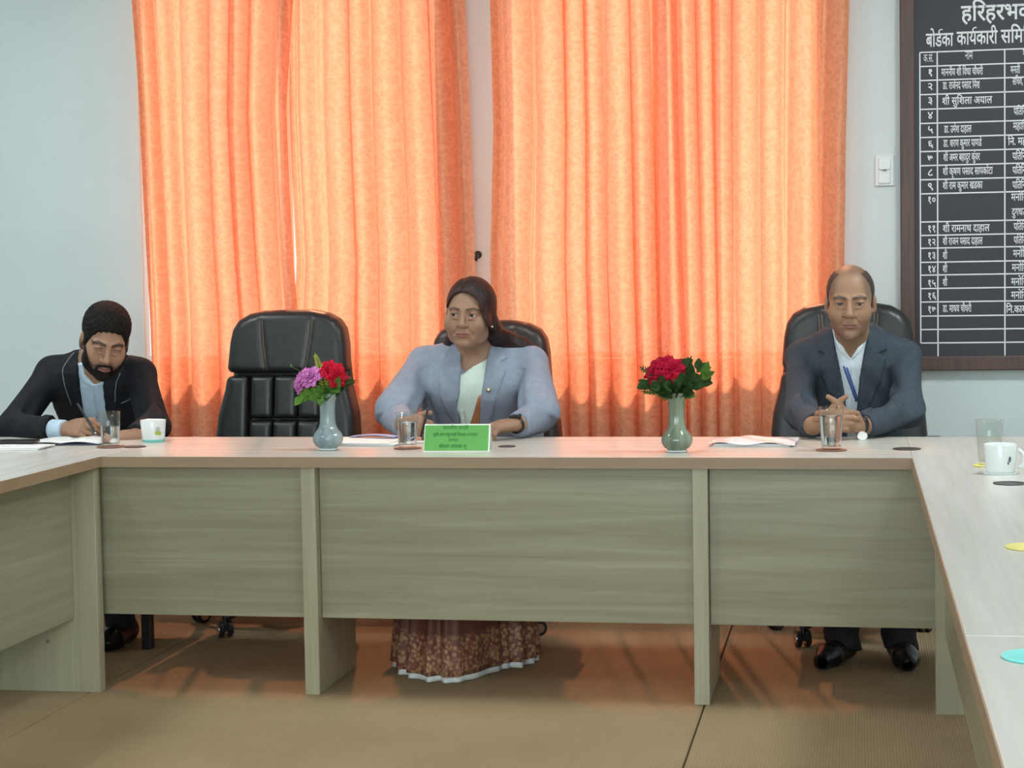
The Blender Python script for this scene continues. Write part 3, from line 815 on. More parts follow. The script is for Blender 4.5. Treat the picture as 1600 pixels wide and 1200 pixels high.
    pm.build('lapel_pin', MATS['gold'], o, p, (rad(90), 0, 0), smooth=True)
    pm = MB(); pm.lathe([(0, .0047), (.0045, .0047), (.004, .006), (0, .0065)], 16, caps=False); pm.build('pin_centre', MATS['watch_dial'], o, p, (rad(90), 0, 0), smooth=True)
    e = MB(); e.lathe([(.0005, -.0045), (.003, -.0035), (.0045, 0), (.003, .0035), (.0005, .0045)], 14); e.build('earring', MATS['pearl'], o, tuple(fr.w((.081, .006, -.040)) - base), smooth=True)
    # watch with a square screen
    axd = wr[1] - el[1]; axd /= np.linalg.norm(axd); w0 = np.array((-1.1005, 5.999, .7835)) + axd * .012
    wm = MB(); wm.lathe([(.0265, -.0095), (.0285, -.0095), (.0285, .0095), (.0265, .0095)], 28, caps=False)
    wm.build('watch_strap', MATS['watch_black'], o, tuple(w0 - base), Vector(axd).to_track_quat('Z', 'Y').to_euler(), smooth=True)
    nn = np.array((-.18, -.42, .88)); nn -= axd * (nn @ axd); nn /= np.linalg.norm(nn); sx = np.cross(axd, nn)
    R = Matrix(((sx[0], axd[0], nn[0]), (sx[1], axd[1], nn[1]), (sx[2], axd[2], nn[2])))
    c = MB().box((-.0165, -.0185, -.004), (.0165, .0185, .005)).build('watch_case', MATS['watch_black'], o, tuple(w0 + nn * .0285 - base), R.to_euler(), bevel=.003)
    MB().box((-.014, -.016, .0052), (.014, .016, .0058)).build('watch_screen', MATS['watch_screen'], c)
    # sari skirt, pleated, down to the floor with a pale petticoat hem
    m = mat('sari_brocade', (.2, .07, .05), .6)
    tc = N(m, 'ShaderNodeTexCoord'); sx_ = N(m, 'ShaderNodeSeparateXYZ'); L(m, tc.outputs['Object'], sx_.inputs[0])
    vo = N(m, 'ShaderNodeTexVoronoi'); vo.inputs['Scale'].default_value = 75; L(m, tc.outputs['Object'], vo.inputs['Vector'])
    nz = N(m, 'ShaderNodeTexNoise'); nz.inputs['Scale'].default_value = 60; nz.inputs['Detail'].default_value = 4; L(m, tc.outputs['Object'], nz.inputs['Vector'])
    ad = N(m, 'ShaderNodeMath', operation='MULTIPLY'); L(m, vo.outputs['Distance'], ad.inputs[0]); L(m, nz.outputs['Fac'], ad.inputs[1])
    cr = N(m, 'ShaderNodeValToRGB'); e_ = cr.color_ramp.elements; e_[0].position = .12; e_[0].color = (.40, .24, .12, 1); e_[1].position = .32; e_[1].color = (.17, .055, .038, 1)
    L(m, ad.outputs[0], cr.inputs['Fac'])
    zr = N(m, 'ShaderNodeMapRange'); zr.inputs['From Min'].default_value = .135; zr.inputs['From Max'].default_value = .155; L(m, sx_.outputs['Z'], zr.inputs['Value'])
    mx = N(m, 'ShaderNodeMix', data_type='RGBA'); L(m, zr.outputs[0], mx.inputs['Factor']); L(m, cr.outputs['Color'], mx.inputs[6]); mx.inputs[7].default_value = (.13, .040, .028, 1)
    L(m, mx.outputs[2], bsdf(m).inputs['Base Color'])
    mat('petticoat', (.72, .76, .74), .7)
    def skirt(z0, z1, grow, nz_, name, mt, par):
        mb = MB(); n = 160
        def fn(a, b):
            t = 2 * pi * a; z = z0 + (z1 - z0) * b
            k = 1 - .18 * min(z / .45, 1)
            cx, cy = X0 + .035 - base[0], 5.96 - base[1]
            rx = (.232 * k + grow); ry = (.355 * k + grow)
            front = max(0, -sin(t)) ** 2
            pleat = .012 * sin(t * 17 + 2 * sin(3 * t)) * (1 - .35 * b) + .007 * sin(t * 31)
            x = cx + (rx + pleat) * cos(t); y = cy + (ry + pleat) * sin(t)
            # the front pleats fall on the image-left side, the drape is pulled back on the right
            if sin(t) < 0: y += .16 * sstep(-.03, .06, np.float64(x - cx - .085)) * -sin(t)
            if z > .45: y = y + (z - .45) * 1.6; 
            return (x, y, z)
        mb.grid(fn, n, nz_)
        ob = mb.build(name, mt, par, smooth=True, fix=False)
        ob.modifiers.new('s', 'SOLIDIFY').thickness = .004
        return ob
    sk = skirt(.022, .45, 0, 20, 'sari_skirt', m, o); sk['label'] = 'red-brown sari skirt with a gold brocade border'
    skirt(.003, .04, -.009, 3, 'petticoat_hem', MATS['petticoat'], sk)
    return o

# =================================================================== man writing, black jacket with piping
def build_man_black():
    base = np.array((-2.70, 6.50, 0.0))
    skin = (.31, .172, .105)
    fr = Frame(at(164, 533, 6.12), yaw=-.50, pitch=.34, roll=.16, sc=1.03, sx=1.0)
    sh = [at(82, 582, 6.31), at(218, 585, 6.31)]
    el = [at(22, 668, 6.13), at(240, 668, 6.13)]
    wr = [at(88, 672, 5.985), at(212, 681, 6.00)]
    X0 = -2.70
    v = Vol(*person_axes(fr, [at(130, 668, 5.95), at(196, 682, 5.97)], (-3.06, 5.78, 0.0), (-2.28, 6.72, 1.24)))
    head(v, fr, jaw=1.0, cheek=1.0, slit=.10, nose=1.1, lips=1.0)
    lo, hi = head_box(fr)
    def reg(X, Y, Z):
        x, f, z = fr.loc(X, Y, Z); axx = np.abs(x)
        hl = np.interp(f, [-.13, -.09, -.045, -.02, .0, .016, .034, .050, .062, .075, .10], [-.085, -.08, -.06, -.04, -.025, -.022, -.005, .022, .050, .060, .070])
        hl = hl + .25 * np.maximum(axx - .045, 0) * (f > .045)
        return (hl - z + .0022 * np.sin(330 * x + 120 * f) + .0015 * np.sin(700 * x)) * .6
    def thick(X, Y, Z):
        x, f, z = fr.loc(X, Y, Z)
        return np.interp(z, [-.03, .03, .07, .11], [.0025, .005, .011, .015]) + .0022 * np.sin(430 * x + 160 * f) * np.sin(390 * z + 190 * f)
    hair = shell(v, lo, hi, thick, reg, .005)
    def breg(X, Y, Z):
        x, f, z = fr.loc(X, Y, Z); axx = np.abs(x)
        zt = np.interp(axx, [0, .018, .027, .034, .045, .060, .070, .09], [-.050, -.052, -.060, -.078, -.066, -.035, .0, .02])
        mouth = .0095 - np.sqrt((x / 2.3) ** 2 + (z + .0675) ** 2)
        return np.maximum(np.maximum((z - zt) * .8, (.003 - f) * .7), mouth)
    beard = shell(v, lo, hi, lambda X, Y, Z: .0022 + 0 * (X + Y + Z), breg, .003)
    ears(v, fr)
    nb = np.array((X0 + .005, 6.30, .985))
    v.add(cone(fr.w((0, -.035, -.045)), nb, .055, .060), .03)
    v.add(cone(nb, (X0, 6.36, .90), .060, .09), .04)
    tzs = [.44, .58, .72, .82, .90, .95, .985, 1.015]
    cys = [6.56, 6.51, 6.45, 6.39, 6.345, 6.325, 6.315, 6.31]
    A = [.178, .18, .18, .185, .185, .165, .12, .07]; B = [.135, .135, .13, .125, .12, .11, .085, .055]
    cxs = [X0, X0, X0, X0 - .01, X0 - .01, X0 - .01, X0 - .005, X0]
    v.add(torso_fn(tzs, cxs, cys, [a * .84 for a in A], [b - (.025 if z_ < .80 else .0095) for b, z_ in zip(B, tzs)]), .03)
    for i in (0, 1):
        s = (-1, 1)[i]
        v.add(cone(sh[i], el[i], .042, .036), .03); v.add(cone(el[i], wr[i], .036, .026), .02)
        v.add(cone((X0 + s * .08, 6.53, .53), (X0 + s * .11, 6.12, .53), .065, .055), .03)
        ank = np.array(((X0 - .13), (X0 + .155))[i:i + 1] + [6.08, .09][0:2]) if False else np.array(((X0 - .13, X0 + .15)[i], 6.10, .09))
        v.add(cone((X0 + s * .11, 6.12, .53), ank, .05, .030), .02)
        v.add(cone(ank + (0, 0, -.02), ank + (0, -.08, -.055), .026, .022), .02)
    hL = at(104, 671, 5.972)
    hand(v, hL, (.86, -.42, .10), (.20, .55, .80), (-.35, -.68, .64),
         [(.35, .75, .45), (.5, .9, .6), (.7, 1.05, .7), (.8, 1.1, .7)], (.85, .30, -.10), .95, .02, .35)
    hand(v, at(212, 682, 5.99), (-.90, -.30, -.05), (-.25, .85, .25), (-.05, -.25, .95),
         [(.3, .5, .3), (.3, .5, .3), (.35, .5, .3), (.4, .5, .3)], (.8, .5, 0), .90, .04, .2)
    def colfn(V):
        return paint_face(V, fr, skin, (.24, .10, .075), (.012, .009, .008), .0042, beard=(.03, .022, .018), beard_a=.75)
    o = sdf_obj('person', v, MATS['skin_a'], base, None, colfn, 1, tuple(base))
    tag(o, 'bearded person in a black jacket with grey piping, bent over writing in a notebook', 'person')
    sdf_obj('hair', hair, MATS['hair_black'], base, o); sdf_obj('beard', beard, MATS['hair_black'], base, o)
    eyes(fr, base, o, (0, .75, -.66))
    # jacket
    jv = Vol(*[axis_pts(*q) for q in ((-3.07, -2.27, .0045), (5.93, 6.72, .0055), (.44, 1.06, .0045))])
    jv.add(torso_fn(tzs, cxs, cys, A, B))
    for i in (0, 1):
        s = (-1, 1)[i]
        jv.add(cone((X0 + s * .060, 6.32, .985), sh[i], .045, .054), .035)
        quad_sleeve(jv, sh[i], el[i], wr[i], .056, .054, .042)
    def wf(X, Y, Z):
        d = 0
        for i in (0, 1):
            s = (-1, 1)[i]; e = el[i]
            r2 = (X - e[0]) ** 2 + (Y - e[1]) ** 2 + (Z - e[2] - .04) ** 2
            d = d + .008 * np.sin(85 * (Z - .8 * Y + .5 * s * X)) * np.exp(-r2 / .08 ** 2)
        return d
    wrinkle(jv, (-3.07, 5.93, .44), (-2.27, 6.72, 1.06), wf)
    for i in (0, 1): cuff_cut(jv, el[i], wr[i])
    Yc = 6.22
    lapels_and_opening(jv, (X0 - .2, 5.9, .6), (X0 + .2, 6.36, 1.05), 6.34, Yc,
        ((116, 520), (121, 560), (123, 600), (120, 645), (118, 700), (157, 700), (156, 645), (159, 600), (184, 575), (190, 520)),
        [((117, 536), (103, 556), (96, 575), (101, 610), (107, 650), (118, 690), (120, 645), (124, 595), (121, 565)),
         ((184, 570), (187, 580), (179, 596), (173, 636), (166, 690), (157, 690), (156, 645), (160, 598))])
    jk = sdf_obj('jacket', jv, MATS['suit_black'], base, o); jk['label'] = 'black jacket with thin grey piping on the lapels'
    jt = bvh(jk.data)
    def on(t, px, py, off, Y=Yc):
        x, z = xz(px, py, Y); hh = t.ray_cast(Vector((x - base[0], 5.0 - base[1], z)), Vector((0, 1, 0)))
        return Vector((x - base[0], (hh[0].y if hh[0] else Y - base[1]) - off, z))
    def line(t, pts, off=.001):
        out = []
        for (a, b) in zip(pts[:-1], pts[1:]):
            n = max(2, int(math.hypot(b[0] - a[0], b[1] - a[1]) / 6))
            out += [on(t, a[0] + (b[0] - a[0]) * k / n, a[1] + (b[1] - a[1]) * k / n, off) for k in range(n)]
        return out + [on(t, *pts[-1], off)]
    for pts in (((112, 547), (104, 557), (97, 575), (101, 608), (105, 634)), ((185, 583), (179, 597), (173, 630)), ((180, 632), (201, 622))):
        MB().tube(line(jt, pts), .0022, 6).build('piping', MATS['piping'], o, smooth=True)
    # shirt: front, open collar, cuff
    sv = Vol(*[axis_pts(*q) for q in ((X0 - .19, X0 + .19, .004), (6.1, 6.45, .004), (.60, 1.06, .004))])
    sv.add(torso_fn(tzs, cxs, cys, [a * .92 for a in A[:6]] + [.112, .075], [b - .006 for b in B[:6]] + [.083, .066]))
    sv.add(cone(nb + (0, .03, -.06), nb + (.004, -.035, .035), .078, .068), .012)
    d_ = np.array((.0, -.45, .9)); d_ /= np.linalg.norm(d_); w = nb + (.004, -.03, .022)
    sv.cut(lambda X, Y, Z: (X - w[0]) * d_[0] + (Y - w[1]) * d_[1] + (Z - w[2]) * d_[2], (X0 - .2, 6.0, .9), (X0 + .2, 6.5, 1.1))
    sl = sv.box((X0 - .2, 6.0, .8), (X0 + .2, 6.30, 1.08), 0); g = sv.grids(sl); dd = sv.d[sl].copy()
    vp = poly2([xz(*p, 6.2) for p in ((124, 540), (129, 585), (142, 602), (156, 595), (178, 572), (178, 540))], g[0], g[2])
    cv = np.maximum(dd, -np.maximum(vp, -(dd + .018)))
    for P in (((120, 545), (122, 580), (125, 597), (133, 603), (142, 604), (129, 586), (126, 555)), ((181, 572), (180, 590), (165, 601), (146, 605), (157, 595), (174, 575))):
        lp = poly2([xz(*p, 6.2) for p in P], g[0], g[2])
        cv = np.minimum(cv, np.maximum(np.maximum(dd - .005, -(dd + .004)), lp))
    sv.d[sl] = cv
    st = sdf_obj('shirt', sv, MATS['shirt_blue'], base, o); st['label'] = 'light blue shirt with open collar'
    sb = bvh(st.data)
    MB().tube(line(sb, ((143, 606), (141, 630), (139, 656)), .0012), .0022, 6).build('shirt_placket', MATS['shirt_blue'], st, smooth=True)
    cv = Vol(*[axis_pts(*q) for q in zip(wr[0] - .09, wr[0] + .09, (.003,) * 3)])
    ax = wr[0] - el[0]; ax /= np.linalg.norm(ax); ax2 = hL + np.array((.02, -.012, 0)) - wr[0]; ax2 /= np.linalg.norm(ax2)
    a, b = wr[0] - ax * .02, wr[0] + ax2 * .052
    cv.add(cone(a, b, .037, .034))
    for pt, sg in ((a, -1), (wr[0] + ax2 * .040, 1)):
        cv.cut(lambda X, Y, Z: sg * ((X - pt[0]) * ax2[0] + (Y - pt[1]) * ax2[1] + (Z - pt[2]) * ax2[2]), wr[0] - .1, wr[0] + .1, .003)
    cf = sdf_obj('shirt_cuff', cv, MATS['shirt_blue'], base, o); cf['label'] = 'light blue shirt cuff'
    # ring
    rp = at(147, 668, 5.925); MB().lathe([(.0085, -.002), (.0105, -.002), (.0105, .002), (.0085, .002)], 20, caps=False).build('finger_ring', MATS['gold'], o, tuple(rp - base), (.5, .9, 0), smooth=True)
    # trousers and shoes
    tv = Vol(*[axis_pts(*q) for q in ((-2.98, -2.40, .008), (5.95, 6.72, .008), (.02, .66, .008))])
    for i in (0, 1):
        s = (-1, 1)[i]; ank = np.array(((X0 - .13, X0 + .15)[i], 6.10, .075))
        tv.add(cone((X0 + s * .08, 6.55, .535), (X0 + s * .11, 6.12, .535), .085, .07), .05)
        tv.add(cone((X0 + s * .11, 6.12, .535), ank, .068, .052), .03)
        tv.cut(lambda X, Y, Z: .062 - Z, ank - .12, ank + .12)
    sdf_obj('trousers', tv, MATS['trouser_black'], base, o)
    for i in (0, 1):
        a = np.array(((X0 - .13, X0 + .15)[i], 6.13, 0)); b = a + (.0, -.11, 0)
        shv = Vol(*[axis_pts(q, w, .004) for q, w in zip(np.minimum(a, b) - .07, (np.maximum(a, b) + .07)[:2].tolist() + [.13])])
        shv.add(cone(a + (0, .02, .048), a + (0, 0, .075), .040, .042)); shv.add(cone(a + (0, .02, .04), b + (0, 0, .034), .038, .040), .03)
        shv.add(cone(b + (0, 0, .034), b + .35 * (b - a) + (0, 0, .028), .040, .030), .02)
        shv.cut(lambda X, Y, Z: .004 - Z, a - .5, a + .5)
        sdf_obj('shoe', shv, MATS['shoe_black'], base, o)
    return o
# ------------------------------------------------------------------ room shell
TT = 0.735                       # table height
WY = 7.50                        # inner face of the wall with the windows
XL, XR, YF, ZC = -4.5, 2.7, -2.5, 3.05
noise_col(mat('wall_paint', rough=.75), (.575, .670, .675), (.605, .70, .705), 3.0, bump=.15, bscale=160, bdist=.001)
noise_col(mat('ceiling_paint', rough=.85), (.78, .79, .78), (.82, .83, .82), 3.0)
mat('window_frame_white', (.75, .75, .74), .4)
m = mat('pane_glass', (.9, .95, .95), .02)
for n in list(m.node_tree.nodes):
    if n.type == 'BSDF_PRINCIPLED': m.node_tree.nodes.remove(n)
_o = [n for n in m.node_tree.nodes if n.type == 'OUTPUT_MATERIAL'][0]
_t = N(m, 'ShaderNodeBsdfTransparent'); _t.inputs['Color'].default_value = (.93, .96, .96, 1)
_g = N(m, 'ShaderNodeBsdfGlossy'); _g.inputs['Roughness'].default_value = .02
_lw = N(m, 'ShaderNodeLayerWeight'); _lw.inputs['Blend'].default_value = .5
_pw = N(m, 'ShaderNodeMath', operation='POWER'); _pw.inputs[1].default_value = 4.0; L(m, _lw.outputs['Facing'], _pw.inputs[0])
_f = N(m, 'ShaderNodeMapRange'); _f.inputs['To Min'].default_value = .04; _f.inputs['To Max'].default_value = .85; L(m, _pw.outputs[0], _f.inputs['Value'])
_x = N(m, 'ShaderNodeMixShader'); L(m, _f.outputs[0], _x.inputs[0]); L(m, _t.outputs[0], _x.inputs[1]); L(m, _g.outputs[0], _x.inputs[2]); L(m, _x.outputs[0], _o.inputs['Surface'])
# carpet: coarse ribbed weave
m = mat('carpet', (.25, .18, .10), .95, spec=.1)
tc = N(m, 'ShaderNodeTexCoord'); mp = N(m, 'ShaderNodeMapping'); L(m, tc.outputs['Object'], mp.inputs['Vector'])
w1 = N(m, 'ShaderNodeTexWave'); w1.inputs['Scale'].default_value = 38; w1.inputs['Distortion'].default_value = .6; w1.bands_direction = 'X'
w2 = N(m, 'ShaderNodeTexWave'); w2.inputs['Scale'].default_value = 38; w2.inputs['Distortion'].default_value = .6; w2.bands_direction = 'Y'
L(m, mp.outputs[0], w1.inputs['Vector']); L(m, mp.outputs[0], w2.inputs['Vector'])
mu = N(m, 'ShaderNodeMath', operation='MULTIPLY'); L(m, w1.outputs['Fac'], mu.inputs[0]); L(m, w2.outputs['Fac'], mu.inputs[1])
nz = N(m, 'ShaderNodeTexNoise'); nz.inputs['Scale'].default_value = 2.2; nz.inputs['Detail'].default_value = 5; L(m, mp.outputs[0], nz.inputs['Vector'])
cr = N(m, 'ShaderNodeValToRGB'); e = cr.color_ramp.elements; e[0].position = .3; e[0].color = (.345, .250, .140, 1); e[1].position = .7; e[1].color = (.41, .305, .175, 1)
L(m, nz.outputs['Fac'], cr.inputs['Fac'])
mx = N(m, 'ShaderNodeMix', data_type='RGBA', blend_type='MULTIPLY'); mx.inputs['Factor'].default_value = .22
L(m, cr.outputs[0], mx.inputs[6]); L(m, mu.outputs[0], mx.inputs[7]); L(m, mx.outputs[2], bsdf(m).inputs['Base Color'])
bp = N(m, 'ShaderNodeBump'); bp.inputs['Strength'].default_value = .5; bp.inputs['Distance'].default_value = .003; L(m, mu.outputs[0], bp.inputs['Height']); L(m, bp.outputs[0], bsdf(m).inputs['Normal'])
mat('underfloor', (.05, .035, .025), .95)

fl = MB().box((XL - .2, YF - .2, -.12), (XR + .2, WY + .25, -.012)).build('floor', MATS['underfloor']); tag(fl, kind='structure')
_xs = [XL, -4.26, -2.352, -.447, 1.456, XR]
for a, b in zip(_xs[:-1], _xs[1:]):
    MB().box((a + .0025, YF, -.012), (b - .0025, WY, 0)).build('carpet_strip', MATS['carpet'], fl, bevel=.002)
tag(MB().box((XL - .2, YF - .2, ZC), (XR + .2, WY + .25, ZC + .15)).build('ceiling', MATS['ceiling_paint']), kind='structure')
tag(MB().box((XL - .2, YF - .2, -.012), (XL, WY + .25, ZC)).build('wall_left', MATS['wall_paint']), kind='structure')
tag(MB().box((XR, YF - .2, -.012), (XR + .2, WY + .25, ZC)).build('wall_right', MATS['wall_paint']), kind='structure')
W1 = (-2.990, -1.680); W2 = (-1.440, -.155); WZ0, WZ1 = .93, 2.85
b = MB(); T_ = .24
b.box((XL, WY, -.012), (XR, WY + T_, WZ0)); b.box((XL, WY, WZ1), (XR, WY + T_, ZC))
for x0, x1 in ((XL, W1[0]), (W1[1], W2[0]), (W2[1], XR)): b.box((x0, WY, WZ0), (x1, WY + T_, WZ1))
tag(b.build('wall_back', MATS['wall_paint']), kind='structure')
b = MB(); fx0, fx1, fz0, fz1 = -2.4, 1.2, 1.0, 2.5
b.box((XL, YF - .2, -.012), (XR, YF, fz0)); b.box((XL, YF - .2, fz1), (XR, YF, ZC)); b.box((XL, YF - .2, fz0), (fx0, YF, fz1)); b.box((fx1, YF - .2, fz0), (XR, YF, fz1))
tag(b.build('wall_front', MATS['wall_paint']), kind='structure')
def window(name, x0, x1, z0, z1, y, nm):
    o = empty(name, ((x0 + x1) / 2, y, z0)); tag(o, kind='structure')
    w = x1 - x0; h = z1 - z0
    f = MB(); t = .02
    f.box((-w / 2, -.015, 0), (w / 2, .015, t)); f.box((-w / 2, -.015, h - t), (w / 2, .015, h)); f.box((-w / 2, -.015, t), (-w / 2 + t, .015, h - t)); f.box((w / 2 - t, -.015, t), (w / 2, .015, h - t))
    fr_ = f.build('window_frame', MATS['window_frame_white'], o)
    for i in range(1, nm): 
        x = -w / 2 + w * i / nm; MB().box((x - .018, -.025, t), (x + .018, .025, h - t)).build('mullion', MATS['window_frame_white'], o)
    for i in range(nm):
        xa = -w / 2 + w * i / nm + .02; xb = -w / 2 + w * (i + 1) / nm - .02
        MB().box((xa, -.003, t), (xb, .003, h - t)).build('window_pane', MATS['pane_glass'], o)
    return o
window('window_1', *W1, WZ0, WZ1, WY + .03, 2)
window('window_2', *W2, WZ0, WZ1, WY + .03, 2)
window('window_added', fx0, fx1, fz0, fz1, YF - .1, 3)  # unseen window behind the camera, added around the fill light
for i, (x0, x1) in enumerate((W1, W2)):
    tag(MB().box((x0 - .02, WY - .015, WZ0 - .03), (x1 + .02, WY + .012, WZ0)).build('trim_%d' % (i + 1), MATS['window_frame_white'], bevel=.004), kind='structure')

# ceiling lights: square lit panels in metal trays
mat('lamp_tray', (.8, .8, .8), .4); emis('fill_diffuser', (.90, .97, 1.0), 32.0)  # this diffuser serves only the added fill panels
emis('lamp_diffuser_bright', (.90, .97, 1.0), 50.0); emis('fill_diffuser_dim', (.90, .97, 1.0), 18.0)  # the dim one belongs to the added middle panel
def ceiling_light(x, y, lab, dm='fill_diffuser'):
    o = empty('ceiling_light', (x, y, ZC)); tag(o, lab, 'ceiling light', 'square lit panels on the ceiling')
    f = MB()
    for lo, hi in (((-.30, -.30, -.05), (.30, -.26, 0)), ((-.30, .26, -.05), (.30, .30, 0)), ((-.30, -.26, -.05), (-.26, .26, 0)), ((.26, -.26, -.05), (.30, .26, 0))): f.box(lo, hi)
    f.build('tray', MATS['lamp_tray'], o)
    MB().box((-.26, -.26, -.042), (.26, .26, -.03)).build('diffuser', MATS[dm], o)
ceiling_light(1.20, 5.45, 'square lit ceiling panel above the right arm of the table', 'lamp_diffuser_bright')
ceiling_light(-1.10, 5.40, 'added square fill panel on the ceiling above the front run of the table', 'fill_diffuser_dim')  # added to put more light on the floor inside the table
ceiling_light(-3.40, 5.40, 'added square fill panel on the ceiling above the left arm of the table')  # added fill for the left side of the room
ceiling_light(1.25, 2.2, 'added square fill panel on the ceiling nearer the camera on the right')  # added fill for the near table arms
ceiling_light(-3.3, 2.2, 'added square fill panel on the ceiling nearer the camera on the left')  # added as the left partner of the near fill panel

# ------------------------------------------------------------------ curtains
def curtain_mat():
    m = mat('curtain_fabric', (.8, .4, .2), .8)
    nt = m.node_tree; p = bsdf(m); out = [n for n in nt.nodes if n.type == 'OUTPUT_MATERIAL'][0]; nt.nodes.remove(p)
    tc = N(m, 'ShaderNodeTexCoord')
    # damask-like figure: warped cells, fine slubs
    vo = N(m, 'ShaderNodeTexVoronoi', feature='DISTANCE_TO_EDGE'); vo.inputs['Scale'].default_value = 26
    nz = N(m, 'ShaderNodeTexNoise'); nz.inputs['Scale'].default_value = 18; nz.inputs['Detail'].default_value = 3
    L(m, tc.outputs['UV'], nz.inputs['Vector'])
    mxv = N(m, 'ShaderNodeMix', data_type='RGBA', blend_type='LINEAR_LIGHT'); mxv.inputs['Factor'].default_value = .06
    L(m, tc.outputs['UV'], mxv.inputs[6]); L(m, nz.outputs['Color'], mxv.inputs[7]); L(m, mxv.outputs[2], vo.inputs['Vector'])
    cr = N(m, 'ShaderNodeValToRGB'); e = cr.color_ramp.elements; e[0].position = .05; e[0].color = (1, 1, 1, 1); e[1].position = .14; e[1].color = (.90, .87, .84, 1)
    L(m, vo.outputs['Distance'], cr.inputs['Fac'])
    n2 = N(m, 'ShaderNodeTexNoise'); n2.inputs['Scale'].default_value = 120; n2.inputs['Detail'].default_value = 2
    mp = N(m, 'ShaderNodeMapping'); mp.inputs['Scale'].default_value = (1, .25, 1); L(m, tc.outputs['UV'], mp.inputs[0]); L(m, mp.outputs[0], n2.inputs['Vector'])
    c2 = N(m, 'ShaderNodeValToRGB'); e = c2.color_ramp.elements; e[0].position = .3; e[0].color = (.94, .93, .92, 1); e[1].position = .7; e[1].color = (1, 1, 1, 1); L(m, n2.outputs['Fac'], c2.inputs['Fac'])
    ml = N(m, 'ShaderNodeMix', data_type='RGBA', blend_type='MULTIPLY'); ml.inputs['Factor'].default_value = 1; L(m, cr.outputs[0], ml.inputs[6]); L(m, c2.outputs[0], ml.inputs[7])
    def tint(col):
        q = N(m, 'ShaderNodeMix', data_type='RGBA', blend_type='MULTIPLY'); q.inputs['Factor'].default_value = 1; q.inputs[7].default_value = (*col, 1); L(m, ml.outputs[2], q.inputs[6]); return q.outputs[2]
    d = N(m, 'ShaderNodeBsdfDiffuse'); L(m, tint((.92, .50, .30)), d.inputs['Color'])
    t = N(m, 'ShaderNodeBsdfTranslucent'); L(m, tint((.98, .31, .155)), t.inputs['Color'])
    x = N(m, 'ShaderNodeMixShader'); x.inputs[0].default_value = .34; L(m, d.outputs[0], x.inputs[1]); L(m, t.outputs[0], x.inputs[2])
    tr = N(m, 'ShaderNodeBsdfTransparent'); tr.inputs['Color'].default_value = (1, .42, .26, 1)      # open weave lets a little sun straight through
    y = N(m, 'ShaderNodeMixShader'); y.inputs[0].default_value = .11; L(m, x.outputs[0], y.inputs[1]); L(m, tr.outputs[0], y.inputs[2]); L(m, y.outputs[0], out.inputs['Surface'])
    return m
CM = curtain_mat()
def curtain(left, right, seed, nf, label, yoff=0.0, amp=.058):
    """left/right: (px, py) edge tracks measured on the curtain plane; folds run down the cloth"""
    r = np.random.default_rng(seed); Y0 = 7.37 + yoff
    L_ = np.array([at(px, py, Y0)[[0, 2]] for px, py in left]); R_ = np.array([at(px, py, Y0)[[0, 2]] for px, py in right])
    o1 = np.argsort(L_[:, 1]); L_ = L_[o1]; o2 = np.argsort(R_[:, 1]); R_ = R_[o2]
    nu, nz = 260, 60; z = np.linspace(.03, 2.66, nz + 1)
    xl = np.interp(z, L_[:, 1], L_[:, 0]); xr = np.interp(z, R_[:, 1], R_[:, 0])
    # fold phase: uneven widths
    wds = r.uniform(.55, 1.55, nf); ed = np.concatenate([[0], np.cumsum(wds)]) / wds.sum()
    u = np.linspace(0, 1, nu + 1)
    ph = np.interp(u, ed, np.arange(nf + 1)) * 2 * pi
    am = np.interp(u, ed, r.uniform(.55, 1.15, nf + 1))
    V = np.zeros((nz + 1, nu + 1, 3)); 
    p2 = r.uniform(0, 6, 4)
    for j in range(nz + 1):
        t = (2.66 - z[j]) / 2.63                 # 0 top .. 1 bottom
        drift = .35 * np.sin(2.2 * t + p2[0] + 3 * u) * t + .16 * np.sin(6 * t + p2[1] + 7 * u)
        a = amp * am * (.85 + .25 * np.sin(3 * t + p2[2] + 5 * u))
        q_ = ph + drift
        y = a * (np.sin(q_) + .24 * np.sin(2 * ph + 1.1 + drift * 2)) + .003 * np.sin(3.1 * ph + 4 * t + p2[3])
        x = xl[j] + (xr[j] - xl[j]) * u + .52 * a * np.cos(ph + drift) * np.sin(pi * u) ** .5
        V[j, :, 0] = x; V[j, :, 1] = Y0 + y; V[j, :, 2] = z[j]
    ii = np.arange((nz + 1) * (nu + 1)).reshape(nz + 1, nu + 1)
    F = np.stack([ii[:-1, :-1], ii[:-1, 1:], ii[1:, 1:], ii[1:, :-1]], -1).reshape(-1, 4)
    base = np.array(((xl[0] + xr[0]) / 2, Y0, 0))
    me = np_mesh('curtain', V.reshape(-1, 3) - base, F)
    uv = me.uv_layers.new(name='UVMap'); li = F.ravel(); jj, kk = np.divmod(li, nu + 1)
    co = np.stack([kk / nu * 1.15, z[jj]], 1).astype('f4'); uv.data.foreach_set('uv', co.ravel())
    o = empty('curtain', tuple(base)); tag(o, label, 'curtain', 'orange curtain panels over the two windows')
    link('cloth', me, CM, o)
    for k in range(nf + 1):                         # hanging rings on the rod
        x = np.interp(ed[k], [0, 1], [xl[-1], xr[-1]]) - base[0]
        MB().tube([(x, .022 * cos(a) + (7.37 - Y0), 2.685 + .022 * sin(a)) for a in np.linspace(0, 2 * pi, 13)], .003, 6, caps=False).build('curtain_ring', MATS['steel'], o, smooth=True)
    return o
curtain([(203, -60), (205, 0), (215, 130), (222, 273), (234, 500), (240, 684), (246, 960)], [(458, -60), (456, 0), (447, 165), (451, 260), (459, 410), (465, 480), (470, 960)], 3, 7, 'leftmost orange curtain panel, with the bright slit at its right edge', -.01)
